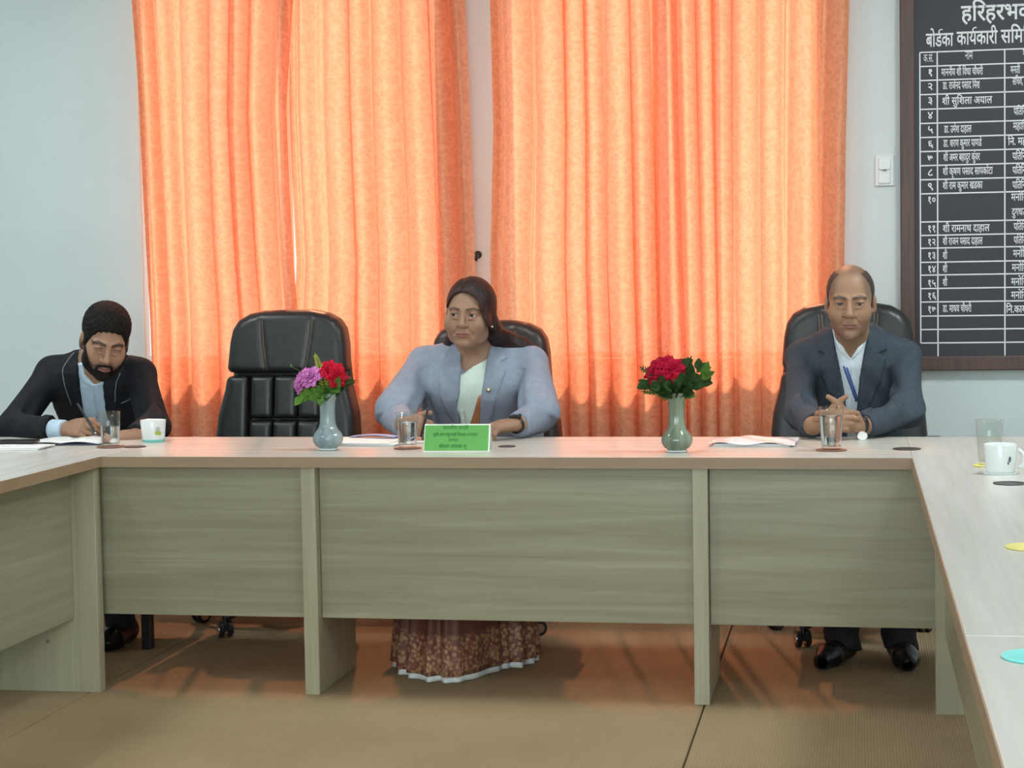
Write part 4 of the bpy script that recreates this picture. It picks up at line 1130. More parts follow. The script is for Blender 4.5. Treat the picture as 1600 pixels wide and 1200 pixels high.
curtain([(450, -60), (452, 0), (452, 165), (456, 260), (464, 410), (461, 480), (466, 960)], [(722, -60), (725, 0), (735, 200), (742, 420), (746, 560), (752, 960)], 8, 7, 'second orange curtain panel from the left, just left of the bare wall strip', .01)
curtain([(763, -60), (765, 0), (771, 200), (766, 420), (774, 684), (780, 960)], [(1054, -60), (1056, 0), (1060, 200), (1066, 400), (1072, 560), (1076, 960)], 15, 7, 'third orange curtain panel from the left, just right of the bare wall strip', -.012)
curtain([(1041, -60), (1043, 0), (1049, 200), (1055, 380), (1060, 560), (1066, 960)], [(1328, -60), (1327, 0), (1322, 200), (1319, 420), (1318, 684), (1322, 960)], 22, 7, 'rightmost orange curtain panel, next to the light switch', .012)
ro = empty('curtain_rod', (-1.5, 7.37, 2.685)); tag(ro, 'thin steel curtain rod above both windows', 'curtain rod')
MB().tube([(-1.75, 0, .0), (1.75, 0, 0)], .0125, 14).build('rod', MATS['steel'], ro, smooth=True)
for s in (-1.75, 1.75): MB().lathe([(.002, -.025), (.02, -.018), (.024, 0), (.02, .018), (.002, .025)], 16).build('finial', MATS['steel'], ro, (s, 0, 0), smooth=True)
for s in (-1.7, 0.0, 1.7): MB().box((s - .01, 0, -.02), (s + .01, .13, .0)).build('bracket', MATS['steel'], ro)
# tie-back hook on the wall between the windows
hk = at(747, 398, WY); mat('hook_black', (.012, .01, .01), .4)
h = empty('curtain_hook', (hk[0], WY, hk[2])); tag(h, 'small black tie-back hook on the wall between the curtains', 'hook')
MB().lathe([(.016, 0), (.016, .005), (.010, .008)], 18).build('hook_plate', MATS['hook_black'], h, (0, 0, 0), (rad(90), 0, 0))
MB().tube([(0, 0, 0), (-.004, -.05, 0), (.0, -.085, -.008), (.012, -.10, -.022), (.018, -.095, .0)], .007, 8).build('hook_arm', MATS['hook_black'], h, smooth=True)

# light switch
mat('switch_plastic', (.66, .72, .71), .35)
p = at(1382, 267, WY); s = empty('light_switch', (p[0], WY, p[2])); tag(s, 'white double wall switch beside the notice board', 'switch')
MB().box((-.037, -.009, -.060), (.037, 0, .060)).build('switch_plate', MATS['switch_plastic'], s, bevel=.004)
for z0 in (.004, -.05): MB().box((-.024, -.015, z0), (.024, -.008, z0 + .046)).build('rocker', MATS['switch_plastic'], s, bevel=.003)
MB().box((-.008, -.0165, .0), (.008, -.0085, .003)).build('indicator', MATS['hook_black'], s)

# ------------------------------------------------------------------ notice board with the painted table
def board():
    noise_col(mat('board_frame', rough=.45), (.055, .028, .020), (.085, .042, .030), 6, (18, 18, .8))
    mat('board_face', (.034, .036, .043), .45, spec=.3); mat('board_paint', (.72, .74, .74), .5)
    Yb = WY - .03
    def q(px, py): p = at(px, py, Yb); return p[0], p[2]
    xl, zb = q(1407, 300)[0], q(1440, 579)[1]
    xr = xl + 1.02; zt = 2.62
    o = empty('notice_board', ((xl + xr) / 2, WY, zb)); tag(o, 'dark notice board in a brown wooden frame with white lettering', 'board')
    cx = (xl + xr) / 2; fw = .056
    def bx(name, x0, x1, z0, z1, y0, y1, m, bv=.0): return MB().box((x0 - cx, y0 - WY, z0 - zb), (x1 - cx, y1 - WY, z1 - zb)).build(name, m, o, bevel=bv)
    F_ = MATS['board_frame']
    bx('frame_rail', xl, xl + fw, zb, zt, Yb - .012, WY, F_, .004); bx('frame_rail', xr - fw, xr, zb, zt, Yb - .012, WY, F_, .004)
    bx('frame_rail', xl + fw, xr - fw, zb, zb + fw, Yb - .012, WY, F_, .004); bx('frame_rail', xl + fw, xr - fw, zt - fw, zt, Yb - .012, WY, F_, .004)
    bx('panel', xl + fw, xr - fw, zb + fw, zt - fw, Yb, WY - .005, MATS['board_face'])
    P = MATS['board_paint']; y0, y1 = Yb - .0012, Yb + .001
    vx = [q(1438, 320)[0], q(1465, 320)[0], q(1570, 320)[0]]
    vx.append(vx[2] + .25); vx.append(xr - fw - .02)
    rows_py = [82, 104, 126, 148, 171, 193, 215, 237, 259, 281, 303, 347, 368, 388, 410, 430, 451, 472, 494, 515, 536]
    zs = [q(1440, y)[1] for y in rows_py]
    zend = zb + fw
    for i, x in enumerate(vx): bx('grid_line', x - .0025, x + .0025, zend if i in (1, 2, 3) else zs[-1], zs[0], y0, y1, P)
    for z in zs: bx('grid_line', vx[0], vx[-1], z - .0025, z + .0025, y0, y1, P)
    def text(s, x, z, h, name='lettering', wide=1.0, bold=.0, align='LEFT'):
        cu = bpy.data.curves.new(name, 'FONT'); cu.body = s; cu.size = h; cu.offset = bold; cu.extrude = .0006; cu.align_x = align
        cu.resolution_u = 3
        t = bpy.data.objects.new(name, cu); COL.objects.link(t)
        dg = bpy.context.evaluated_depsgraph_get(); me = bpy.data.meshes.new_from_object(t.evaluated_get(dg)); COL.objects.unlink(t); bpy.data.objects.remove(t)
        if len(me.vertices) == 0: return None
        ob = link(name, me, P, o, (x - cx, Yb - .0012 - WY, z - zb), (rad(90), 0, 0)); ob.scale = (wide, 1, 1); return ob
    def width(ob): return max(v.co.x for v in ob.data.vertices) - min(v.co.x for v in ob.data.vertices)
    def fit(s, px0, px1, py, h, bold=.0):
        x0, z = q(px0, py); x1 = q(px1, py)[0]; ob = text(s, x0, z, h, bold=bold)
        if ob: w = width(ob); ob.scale = ((x1 - x0) / w, 1, 1)
        return ob
    # lines are stored in visual order (short i before its consonant), repha strokes added separately
    fit('हिरहरभवन', 1502, 1628, 33, .090, .0014)
    fit('बोडका', 1447, 1490, 73, .078, .0011); fit('कायकारी', 1495, 1559, 70, .078, .0011); fit('सिमित', 1564, 1618, 67, .078, .0011)
    def rep(px, py, s=1.0):
        x, z = q(px, py)
        pts = [(x - cx + .012 * s * cos(a), Yb - .001 - WY, z - zb + .012 * s * sin(a)) for a in np.linspace(rad(250), rad(60), 9)]
        MB().tube(pts, [.0035 * s] * 9, 6).build('lettering', P, o, smooth=True)
    rep(1471, 50, .8); rep(1524, 47, .8)
    fit('क.सं.', 1443, 1458, 97, .045); fit('नाम', 1508, 1520, 93, .05); fit('पद', 1598, 1610, 90, .05)
    num = ['१', '२', '३', '४', '५', '६', '७', '८', '९', '१०', '११', '१२', '१३', '१४', '१५', '१६', '१७']
    npy = [116, 138, 160, 183, 205, 228, 250, 272, 294, 315, 360, 381, 402, 423, 445, 465, 486]
    for s_, y in zip(num, npy):
        x, z = q(1449, y + 2.5); text(s_, x, z, .040, wide=.75 if len(s_) > 1 else 1.0, bold=.0006)
    rows = [('माननीय शी िवधा चौधरी', 1471, 1536, 115), ('डा. राजेनद पसाद िमश', 1473, 1531, 136), ('शी सुिशला अयाल', 1472, 1550, 160), ('डा. उमेश दाहाल', 1475, 1518, 204), ('डा. शरण कुमार पाणडे', 1474, 1534, 226),
            ('शी अमर बहादुर कुंवर', 1474, 1531, 248), ('शी कृषण पसाद सापकोटा', 1473, 1551, 270), ('शी राम कुमार खडका', 1473, 1535, 292), ('शी रामनाथ दाहाल', 1473, 1546, 359), ('शी राजन पसाद दाहाल', 1473, 1535, 379),
            ('शी', 1473, 1480, 401), ('शी', 1473, 1480, 422), ('शी', 1473, 1480, 443), ('डा. माधव चौधरी', 1473, 1518, 484)]
    for s_, a, b_, y in rows: fit(s_, a, b_, y + 3.5, .042, .0005)
    for s_, a, b_, y in (('मनती', 1579, 1594, 111), ('सिचव,', 1582, 1598, 129), ('पितिनिध', 1584, 1612, 176), ('महािनदेशक', 1583, 1625, 199), ('िन. महािनदेशक', 1575, 1640, 223), ('पितिनिध', 1582, 1612, 246), ('पितिनिध', 1582, 1612, 268), ('पितिनिध', 1582, 1612, 291), ('मनोिनत', 1580, 1612, 310), ('दुगधउतपादक', 1581, 1630, 333),
                          ('पितिनिध', 1584, 1612, 356), ('पितिनिध', 1584, 1612, 377), ('मनोिनत', 1583, 1612, 398), ('मनोिनत', 1581, 1612, 420), ('मनोिनत', 1580, 1612, 442), ('मनोिनत', 1580, 1612, 463), ('िन.कायकारी', 1572, 1625, 485)):
        fit(s_, a, b_, y + 3.5, .042, .0005)
board()
# ------------------------------------------------------------------ U-shaped conference table
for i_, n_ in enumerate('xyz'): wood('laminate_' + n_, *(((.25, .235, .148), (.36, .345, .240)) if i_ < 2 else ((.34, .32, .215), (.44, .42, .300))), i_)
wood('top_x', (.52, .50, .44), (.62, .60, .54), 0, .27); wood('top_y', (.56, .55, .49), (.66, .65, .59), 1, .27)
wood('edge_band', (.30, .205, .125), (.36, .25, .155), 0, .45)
mat('screw_metal', (.3, .28, .25), .4, .8)
FY0, FY1 = 5.395, 6.07          # front run
XI0, XI1 = -2.305, .153         # inner edges of the arms
TH = .034
def table_run():
    o = empty('conference_table', ((XI0 + XI1) / 2, 5.75, 0)); bx_, by_ = o.location.x, o.location.y
    tag(o, 'front run of the pale wooden conference table, with three modesty panels', 'table', None)
    def bx(name, lo, hi, m, par=o, bv=.002): return MB().box((lo[0] - bx_, lo[1] - by_, lo[2]), (hi[0] - bx_, hi[1] - by_, hi[2])).build(name, m, par, bevel=bv)
    t = bx('table_top', (XI0 - .0018, FY0 + .002, TT - TH), (XI1 + .0018, FY1, TT), MATS['top_x'], bv=.0015)
    bx('edge_band', (XI0 + .001, FY0, TT - TH + .0005), (XI1 - .001, FY0 + .002, TT - .0008), MATS['edge_band'], t, 0)
    legs = [(-1.668, -1.622), (-.476, -.431)]
    for a, b in legs:
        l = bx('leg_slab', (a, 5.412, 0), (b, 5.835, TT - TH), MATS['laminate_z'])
        MB().lathe([(.007, 0), (.007, .002), (.003, .003)], 12).build('screw', MATS['screw_metal'], l, (b - bx_, 5.52 - by_, .19), (0, rad(90), 0))
    for a, b in ((-2.345, -1.668), (-1.622, -.476), (-.431, .250)):
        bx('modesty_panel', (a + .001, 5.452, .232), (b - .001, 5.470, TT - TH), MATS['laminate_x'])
    return o
table_run()
def arm(y0, y1, xin, xout, s, label, slabs):
    """s=+1: inner side faces +x (left arm)"""
    cx, cy = (xin + xout) / 2, (y0 + y1) / 2
    o = empty('conference_table', (cx, cy, 0)); tag(o, label, 'table')
    x0, x1 = min(xin, xout), max(xin, xout)
    def bx(name, lo, hi, m, par=o, bv=.002): return MB().box((lo[0] - cx, lo[1] - cy, lo[2]), (hi[0] - cx, hi[1] - cy, hi[2])).build(name, m, par, bevel=bv)
    a, b = (x0, xin - .002) if s > 0 else (xin + .002, x1)
    t = bx('table_top', (a, y0, TT - TH), (b, y1, TT), MATS['top_y'], bv=.0015)
    e = (xin - .002, xin) if s > 0 else (xin, xin + .002)
    bx('edge_band', (e[0], y0 + .001, TT - TH + .0005), (e[1], min(y1, FY0) , TT - .0008), MATS['edge_band'], t, 0)
    ins = xin - s * (.012 if s > 0 else .064); back = xin - s * .56
    for ys in slabs:
        l = bx('leg_slab', (min(ins, back), ys, 0), (max(ins, back), ys + .045, TT - TH), MATS['laminate_z'])
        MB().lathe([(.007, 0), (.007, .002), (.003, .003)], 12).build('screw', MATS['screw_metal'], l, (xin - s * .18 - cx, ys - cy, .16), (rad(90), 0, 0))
    pi_ = xin - s * .090
    for ya, yb in zip(slabs[:-1], slabs[1:]):
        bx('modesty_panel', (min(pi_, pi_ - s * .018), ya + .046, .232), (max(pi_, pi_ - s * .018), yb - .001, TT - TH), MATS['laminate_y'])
    return o
arm(2.80, FY1, XI0, XI0 - .66, 1, 'left arm of the conference table, with the cup and notebook on it', [2.86, 5.368])
arm(2.792, FY1, XI1, XI1 + .72, -1, 'far section of the right table arm, with the mug and yellow coaster', [2.80, 5.368])
arm(.62, 2.788, XI1, XI1 + .72, -1, 'near section of the right table arm, with the cyan coaster', [.66, 2.735])

# ------------------------------------------------------------------ executive chairs
noise_col(mat('leather_black', rough=.36, spec=.5), (.011, .012, .013), (.018, .019, .020), 40, bump=.25, bscale=220, bdist=.0012)
noise_col(mat('leather_curtain_glow', rough=.34, spec=.5), (.022, .014, .012), (.034, .021, .017), 40, bump=.25, bscale=220, bdist=.0012)  # dark leather with the curtains' orange reflection put into its colour
mat('stitch', (.22, .16, .10), .7); mat('plastic_black', (.012, .012, .013), .35); mat('chrome', (.6, .6, .62), .15, 1.0)
OUT = [(.0, 1.149), (.09, 1.147), (.150, 1.136), (.192, 1.113), (.214, 1.080), (.224, 1.03), (.230, .95), (.244, .85), (.268, .76), (.275, .68), (.262, .56), (.235, .44), (.20, .41)]
OUTP = [(x, z) for x, z in OUT] + [(-x, z) for x, z in OUT[:0:-1]]
def back_y(z): return .205 + (z - .45) * .15
def exec_chair(loc, label, hz=0.0, base_rot=0.0, m='leather_black', rz=0.0):
    o = empty('office_chair', loc, rz); tag(o, label, 'chair', 'high-backed executive office chairs')
    lm = MATS[m]; S = 1 + hz
    def vol(): return Vol(axis_pts(-.31, .31, .006), axis_pts(.10, .46, .006), axis_pts(.36, 1.19, .006))
    def slab(grow, t0, t1):
        def f(X, Y, Z):
            q = poly2(OUTP, X, Z) - grow; yc = back_y(Z) + 1.1 * X * X * 0
            w = np.maximum(t0 - (Y - yc), (Y - yc) - t1); r = .03
            a = q + r; b = w + r
            return np.minimum(np.maximum(a, b), 0) + np.sqrt(np.maximum(a, 0) ** 2 + np.maximum(b, 0) ** 2) - r
        return f
    v = vol(); g = v.grids((slice(None),) * 3); v.d = slab(0, .035, .105)(*g).astype('f4')
    sdf_obj('back_shell', v, lm, (0, 0, 0), o)
    full = slab(-.004, -.03, .075)(*g)
    def piece(name, region, infl=0.0, k=.022, lab=None):
        nv = vol(); nv.d = smax(full - infl, region(*g), k).astype('f4'); 
        ob = sdf_obj(name, nv, lm, (0, 0, 0), o); return ob
    zs = .905
    hr = lambda X, Y, Z: (zs + .012 - Z) + 0 * X * Y
    nv = vol(); nv.d = smax(full - .010, hr(*g), .03).astype('f4')
    for s in (-1, 1):
        for a, b in (((.100, 1.15), (.094, 1.05)), ((.094, 1.05), (.072, .90))):
            nv.sub(cone((s * a[0], back_y(a[1]) - .046, a[1]), (s * b[0], back_y(b[1]) - .046, b[1]), .007, .007), .012)
    hd_ = sdf_obj('headrest', nv, lm, (0, 0, 0), o)
    for s in (-1, 1):
        for dx in (-.006, .006):
            pts = [(s * x + dx, back_y(z) - .0385, z) for x, z in ((.099, 1.115), (.096, 1.07), (.092, 1.03), (.083, .97), (.075, .925))]
            MB().tube(pts, .0012, 5).build('stitching', MATS['stitch'], hd_, smooth=True)
    def rect(x0, x1, z0, z1): return lambda X, Y, Z: np.maximum(np.maximum(x0(Z) - X, X - x1(Z)), np.maximum(z0 - Z, Z - z1)) + 0 * Y
    c = lambda v_: (lambda Z: v_ + 0 * Z)
    bo = lambda Z: .145 + .0 * Z
    piece('side_bolster', rect(c(-.4), lambda Z: -bo(Z) - .004, .40, zs), .006); piece('side_bolster', rect(lambda Z: bo(Z) + .004, c(.4), .40, zs), .006)
    xs = [-.141, -.048, .048, .141]
    for x0, x1 in zip(xs[:-1], xs[1:]):
        piece('back_channel', rect(c(x0 + .003), c(x1 - .003), .745, zs), .004); piece('back_channel', rect(c(x0 + .003), c(x1 - .003), .42, .735), .010)
    # seat
    sv = Vol(axis_pts(-.29, .29, .009), axis_pts(-.33, .27, .009), axis_pts(.36, .54, .009)); gg = sv.grids((slice(None),) * 3)
    a = np.sqrt((np.maximum(np.abs(gg[0]) - .20, 0)) ** 2 + np.maximum(np.abs(gg[1] + .03) - .20, 0) ** 2) - .055
    bq = np.abs(gg[2] - .43) - .005; sv.d = (np.sqrt(np.maximum(a + .045, 0) ** 2 + np.maximum(bq, 0) ** 2) - .045 + np.minimum(np.maximum(a + .045, bq), 0)).astype('f4')
    sdf_obj('seat', sv, lm, (0, 0, 0), o)
    for s in (-1, 1):
        MB().tube([(s * .265, .20, .50), (s * .29, .17, .60), (s * .29, .05, .655), (s * .29, -.12, .655), (s * .285, -.19, .62), (s * .26, -.17, .50), (s * .22, -.10, .42)], .018, 10).build('armrest_frame', MATS['plastic_black'], o, smooth=True)
        MB().box((s * .29 - .032, -.15, .655), (s * .29 + .032, .10, .69)).build('armrest_pad', lm, o, bevel=.012)
    MB().lathe([(.11, .36), (.11, .39), (.05, .395)], 20).build('seat_mechanism', MATS['plastic_black'], o)
    MB().lathe([(.028, .09), (.028, .24), (.022, .245), (.022, .37)], 18).build('gas_column', MATS['plastic_black'], o, smooth=False)
    MB().lathe([(.05, .075), (.055, .09), (.05, .13), (.032, .15)], 20).build('base_hub', MATS['plastic_black'], o, smooth=True)
    for k in range(5):
        a_ = base_rot + k * 2 * pi / 5; R_ = .275
        MB().tube([(.03 * cos(a_), .03 * sin(a_), .105), (R_ * .6 * cos(a_), R_ * .6 * sin(a_), .092), (R_ * cos(a_), R_ * sin(a_), .070)], [.024, .020, .015], 10).build('base_leg', MATS['plastic_black'], o, smooth=True)
        cs = empty_part('caster', o, (R_ * cos(a_), R_ * sin(a_), .0), a_ + .9)
    return o
def empty_part(name, parent, loc, rz):
    m = MB(); m.tube([(0, 0, .03), (0, 0, .072)], .007, 8); m.box((-.030, -.006, .024), (.02, .006, .050))
    b = m.build(name, MATS['plastic_black'], parent, loc, (0, 0, rz))
    for s in (-1, 1):
        w = MB(); w.lathe([(.010, -.009), (.026, -.009), (.029, -.006), (.029, .006), (.026, .009), (.010, .009)], 20)
        wh = w.build('caster_wheel', MATS['plastic_black'], b, (-.005, s * .016, .0295), (rad(90), 0, 0), smooth=False)
        MB().lathe([(.006, -.0105), (.017, -.0105), (.017, .0105), (.006, .0105)], 16).build('wheel_rim', MATS['chrome'], b, (-.005, s * .016, .0295), (rad(90), 0, 0))
    return b
exec_chair((-2.135, 6.52, 0), 'empty black leather office chair behind the pink and red flowers', base_rot=rad(180))
_c2 = exec_chair((-1.352, 6.53, -.0), 'dark leather office chair under the person in the grey-blue blazer', base_rot=rad(-25), m='leather_curtain_glow'); _c2.scale = (.97, 1, .957)
exec_chair((-.030, 6.52, 0), 'black leather office chair under the person in the blue-grey suit', base_rot=rad(236))
# plain visitor chair under the writing man
vc = empty('visitor_chair', (-2.665, 6.27, 0)); tag(vc, 'plain black four-legged chair under the writing person', 'chair')
for x, y in ((-.24, -.23), (.24, -.23), (-.24, .38), (.24, .38)):
    MB().box((x - .018, y - .018, 0), (x + .018, y + .018, .43)).build('leg', MATS['plastic_black'], vc, bevel=.004)
MB().box((-.25, -.25, .425), (.25, .40, .465)).build('seat', MATS['leather_black'], vc, bevel=.015)
for s in (-1, 1): MB().box((s * .17 - .015, .405, .44), (s * .17 + .015, .435, .66)).build('back_post', MATS['plastic_black'], vc, bevel=.004)
MB().box((-.18, .405, .50), (.18, .44, .66)).build('backrest', MATS['leather_black'], vc, bevel=.012)
# ------------------------------------------------------------------ people take their places
build_man_blue(); build_woman(); build_man_black()

# ------------------------------------------------------------------ things on the table
def on_table(px, py): p = atz(px, py, TT); return (p[0], p[1], TT)
def glass_mat(name, col, ior):
    m = mat(name, col, .0); b = bsdf(m); b.inputs['Transmission Weight'].default_value = 1; b.inputs['IOR'].default_value = ior; return m
m = MATS['pane_glass'].copy(); m.name = 'tumbler_glass'; MATS['tumbler_glass'] = m
for n in m.node_tree.nodes:
    if n.type == 'MAP_RANGE': n.inputs['To Min'].default_value = .03; n.inputs['To Max'].default_value = .8
    if n.type == 'BSDF_TRANSPARENT': n.inputs['Color'].default_value = (.95, .96, .95, 1)
glass_mat('water', (.96, .99, 1.0), 1.33)
mat('coaster_wood', (.22, .10, .06), .4); mat('coaster_yellow', (.75, .68, .20), .5); mat('coaster_cyan', (.18, .66, .62), .5); mat('coaster_grey', (.035, .038, .036), .45)
def coaster(loc, m, label, r=.047, t=.004):
    o = MB().lathe([(r * .96, 0), (r, .001), (r, t - .001), (r * .96, t), (r * .88, t * .82), (.002, t * .82)], 40).build('coaster', MATS[m], None, loc); sharp(o, 30)
    tag(o, label, 'coaster', 'round drink coasters'); return o
def tumbler(loc, label, fill, h=.113, rt=.0350, rb=.0285):
    o = empty('drinking_glass', loc); tag(o, label, 'glass', 'straight clear drinking glasses')
    w = .0018
    MB().lathe([(.001, 0), (rb - .002, 0), (rb, .002), (rt, h - .001), (rt - .0008, h), (rt - w, h - .001), (rb - w + .0015, .010), (.001, .009)], 40, caps=False).build('glass_body', MATS['tumbler_glass'], o, smooth=True, fix=False)
    if fill:
        r1 = rb + (rt - rb) * fill - w - .0003
        MB().lathe([(.001, .0095), (rb - w + .001, .0105), (r1, h * fill), (.001, h * fill)], 40, caps=False).build('water', MATS['water'], o, fix=False); sharp(o.children[-1], 30)
    return o
def placed(px, py, dz=0.0): x, y, z = on_table(px, py); return (x, y, z + dz)
c = placed(173, 699); coaster(c, 'coaster_wood', 'brown coaster under the water glass near the writing person', .046); tumbler((c[0], c[1], TT + .004), 'half-full water glass in front of the writing person', .58)
c = placed(637, 701); coaster(c, 'coaster_wood', 'brown coaster under the glass left of the green name plate', .044); tumbler((c[0], c[1], TT + .004), 'water glass left of the green name plate', .70)
c = placed(1299, 704); coaster(c, 'coaster_wood', 'brown coaster under the glass before the clasped hands', .046); tumbler((c[0], c[1], TT + .004), 'nearly full water glass before the clasped hands', .78, .128, .0370, .029)
c = placed(1546, 728); coaster(c, 'coaster_yellow', 'yellow coaster under the glass behind the white mug', .044); tumbler((c[0], c[1], TT + .004), 'empty glass behind the white mug on the right arm', 0, .122, .037, .029)
coaster(placed(211, 698.5), 'coaster_grey', 'dark coaster between the water glass and the printed cup', .036, .003)
coaster(placed(1417, 702), 'coaster_grey', 'dark coaster near the right corner, beside the suited person', .042, .003)
coaster(placed(1577, 756), 'coaster_grey', 'dark grey coaster in front of the white mug', .040, .003)
coaster(placed(792, 698), 'coaster_grey', 'dark coaster just right of the green name plate', .028, .003)
p = placed(1600, 856); coaster((p[0] + .012, p[1], TT), 'coaster_yellow', 'yellow coaster alone on the right table arm', .048)
p = placed(1606, 1028); coaster((p[0] + .012, p[1], TT), 'coaster_cyan', 'cyan coaster nearest the camera on the right table arm', .048)
# cups
mat('porcelain', (.74, .78, .76), .18); mat('cup_teal', (.20, .60, .55), .25); mat('leaf_print', (.38, .48, .08), .4); mat('grey_print', (.45, .47, .48), .4); mat('dark_print', (.06, .09, .09), .4)
def cup(loc, label, h, rt, rb, handle=0.0, rz=0.0, teal=True):
    o = empty('cup', loc, rz); tag(o, label, 'cup')
    MB().lathe([(.001, 0), (rb - .003, 0), (rb - .001, .002), (rb + (rt - rb) * .25, h * .12), (rt, h - .002), (rt - .001, h), (rt - .003, h - .002), (rb, .006), (.001, .005)], 40, caps=False).build('cup_body', MATS['porcelain'], o, smooth=True)
    if teal: MB().lathe([(rb - .0005, .0005), (rb + .0006, .003), (rb + (rt - rb) * .25 + .0005, h * .12)], 40, caps=False).build('teal_band', MATS['cup_teal'], o, smooth=True)
    if handle:
        pts = [((rt - .002) + handle * sin(a), 0, h * .52 + h * .30 * cos(a)) for a in np.linspace(.15, pi - .15, 12)]
        MB().tube(pts, .0042, 8).build('handle', MATS['porcelain'], o, smooth=True)
    return o
def decal(o, pts, rr, h0, m, name):      # small printed patch hugging the cup wall; pts: (angle, z)
    v = []
    for a, z in pts: r = rr(z) + .0005; v.append((r * cos(a), r * sin(a), z))
    MB().add(v, [tuple(range(len(v)))]).build(name, MATS[m], o, fix=False)
c1 = cup(placed(240, 690), 'white cup with a leaf print and teal foot beside the empty chair', .074, .043, .036)
rr = lambda z: .0358 + (.043 - .036) * max(0, (z / .074)) + .0012
f0 = math.atan2(0 - c1.location.y, 0 - c1.location.x) 
for k, (da, z0, s, mm) in enumerate(((.38, .044, 1.0, 'grey_print'), (.30, .032, .9, 'leaf_print'), (.52, .030, .9, 'leaf_print'))):
    decal(c1, [(f0 + da + .20 * s * cos(t), z0 + .0085 * s * sin(t)) for t in np.linspace(0, 2 * pi, 13)[:-1]], rr, 0, mm, 'print')
c2 = cup(placed(1563, 739.5), 'white mug with a handle on the right table arm', .078, .0435, .036, .020, rad(-12), teal=False)
MB().lathe([(.048, 0), (.050, .002), (.044, .003)], 36).build('mug_mat', MATS['porcelain'], c2, (0, 0, 0))
f2 = math.atan2(-c2.location.y, -c2.location.x) - rad(-12)
for da, z0, s in ((.62, .040, 1.0), (.52, .030, .6)): decal(c2, [(f2 + da + .10 * s * cos(t), z0 + .008 * s * sin(t)) for t in np.linspace(0, 2 * pi, 11)[:-1]], rr, 0, 'dark_print', 'print')

# papers, notebook, phone, pens
mat('paper', (.80, .80, .78), .6); mat('paper_blue', (.30, .36, .60), .5); mat('cover_navy', (.03, .035, .07), .5); mat('plastic_sleeve', (.80, .78, .78), .15, 0, .6)
mat('phone_black', (.012, .010, .012), .15); mat('pen_white', (.8, .8, .78), .3); mat('pen_dark', (.02, .02, .03), .3)
def sheet_stack(name, loc, w, d, h, rz, m, label, cat, n=3, par=None):
    o = empty(name, loc, rz); tag(o, label, cat)
    for k in range(n):
        a = .012 * sin(k * 2.3); t = h / n
        def f(u, v): return ((u - .5) * w + a, (v - .5) * d + a * .5, k * t + t * .9 + .0025 * sin(3 * u + k) * v)
        b = MB().grid(f, 10, 8).build('sheet', MATS[m], o, smooth=True, fix=False); b.modifiers.new('s', 'SOLIDIFY').thickness = -t * .85
        b.modifiers['s'].offset = 1
    return o
nb_ = empty('notebook', placed(115, 692), rad(6)); tag(nb_, 'open white notebook with a dark cover under the writing hand', 'notebook')
MB().box((-.145, -.10, 0), (.12, .10, .004)).build('cover', MATS['cover_navy'], nb_, bevel=.001)
MB().grid(lambda u, v: (-.14 + .128 * u, -.095 + .19 * v, .0045 + .010 * sin(u * pi * .75 + .2)), 12, 3).build('page', MATS['paper'], nb_, smooth=True, fix=False).modifiers.new('s', 'SOLIDIFY').thickness = .004
MB().grid(lambda u, v: (-.012 + .128 * u, -.095 + .19 * v, .0045 + .011 * sin((1 - u) * pi * .75 + .2)), 12, 3).build('page', MATS['paper'], nb_, smooth=True, fix=False).modifiers.new('s', 'SOLIDIFY').thickness = .004
sheet_stack('paper_stack', placed(22, 701), .21, .13, .010, rad(4), 'paper', 'white papers under the phone at the left edge', 'papers', 2)
p = placed(22, 698, .0125); ph = empty('phone', p, rad(8)); tag(ph, 'dark phone lying on papers at the left edge', 'phone')
MB().box((-.078, -.036, 0), (.078, .036, .009)).build('phone_body', MATS['phone_black'], ph, bevel=.004); MB().box((-.072, -.032, .009), (.072, .032, .0096)).build('screen', MATS['watch_screen'], ph)
sheet_stack('document', placed(572, 693), .24, .20, .012, rad(-3), 'paper', 'white document left of the name plate, behind the pink-flower vase', 'papers', 3)
dc = placed(585, 689, .014); b = MB().grid(lambda u, v: ((u - .5) * .16, (v - .5) * .05, .002 + .006 * sin(u * pi)), 10, 3).build('leaflet', MATS['paper_blue'], None, dc, (0, 0, rad(-4)), smooth=True, fix=False); b.modifiers.new('s', 'SOLIDIFY').thickness = .002
tag(b, 'blue-printed leaflet on the white document', 'leaflet')
pk = empty('document_sleeve', placed(1178, 694), rad(-3)); tag(pk, 'papers in a shiny clear plastic sleeve beside the red roses', 'papers')
for k in range(3): MB().box((-.12 + .004 * k, -.085, .003 * k), (.12 - .003 * k, .085, .003 * k + .0028)).build('sheet', MATS['paper'], pk)
MB().grid(lambda u, v: ((u - .5) * .27, (v - .5) * .20, .011 + .012 * sin(u * pi) * sin(v * pi) + .005 * sin(11 * u + 4 * v) * sin(7 * v + 2)), 28, 18).build('plastic_cover', MATS['plastic_sleeve'], pk, smooth=True, fix=False).modifiers.new('s', 'SOLIDIFY').thickness = .001
def pen(a, b, m, label, r=.0042):
    a, b = Vector(a), Vector(b); o = empty('pen', tuple(a)); tag(o, label, 'pen', 'writing pens'); d = b - a
    MB().tube([d * .06, d * .9, d], [r, r, r * .8], 10).build('barrel', MATS[m], o, smooth=True)
    MB().tube([d * 0.0, d * .06], [.0008, r * .9], 10).build('tip', MATS['steel'], o, smooth=True)
    return o
pen(at(150, 678, 5.90), at(121, 630, 5.965), 'pen_dark', 'dark pen in the hand of the writing person')
pen(at(657, 686, 5.925), at(669, 637, 5.955), 'pen_dark', 'dark pen in the hand beside the name plate')
q = placed(652, 693, .0045); pen((q[0] - .02, q[1] - .01, q[2]), (q[0] + .10, q[1] + .05, q[2]), 'pen_white', 'white pen lying behind the green name plate', .004)

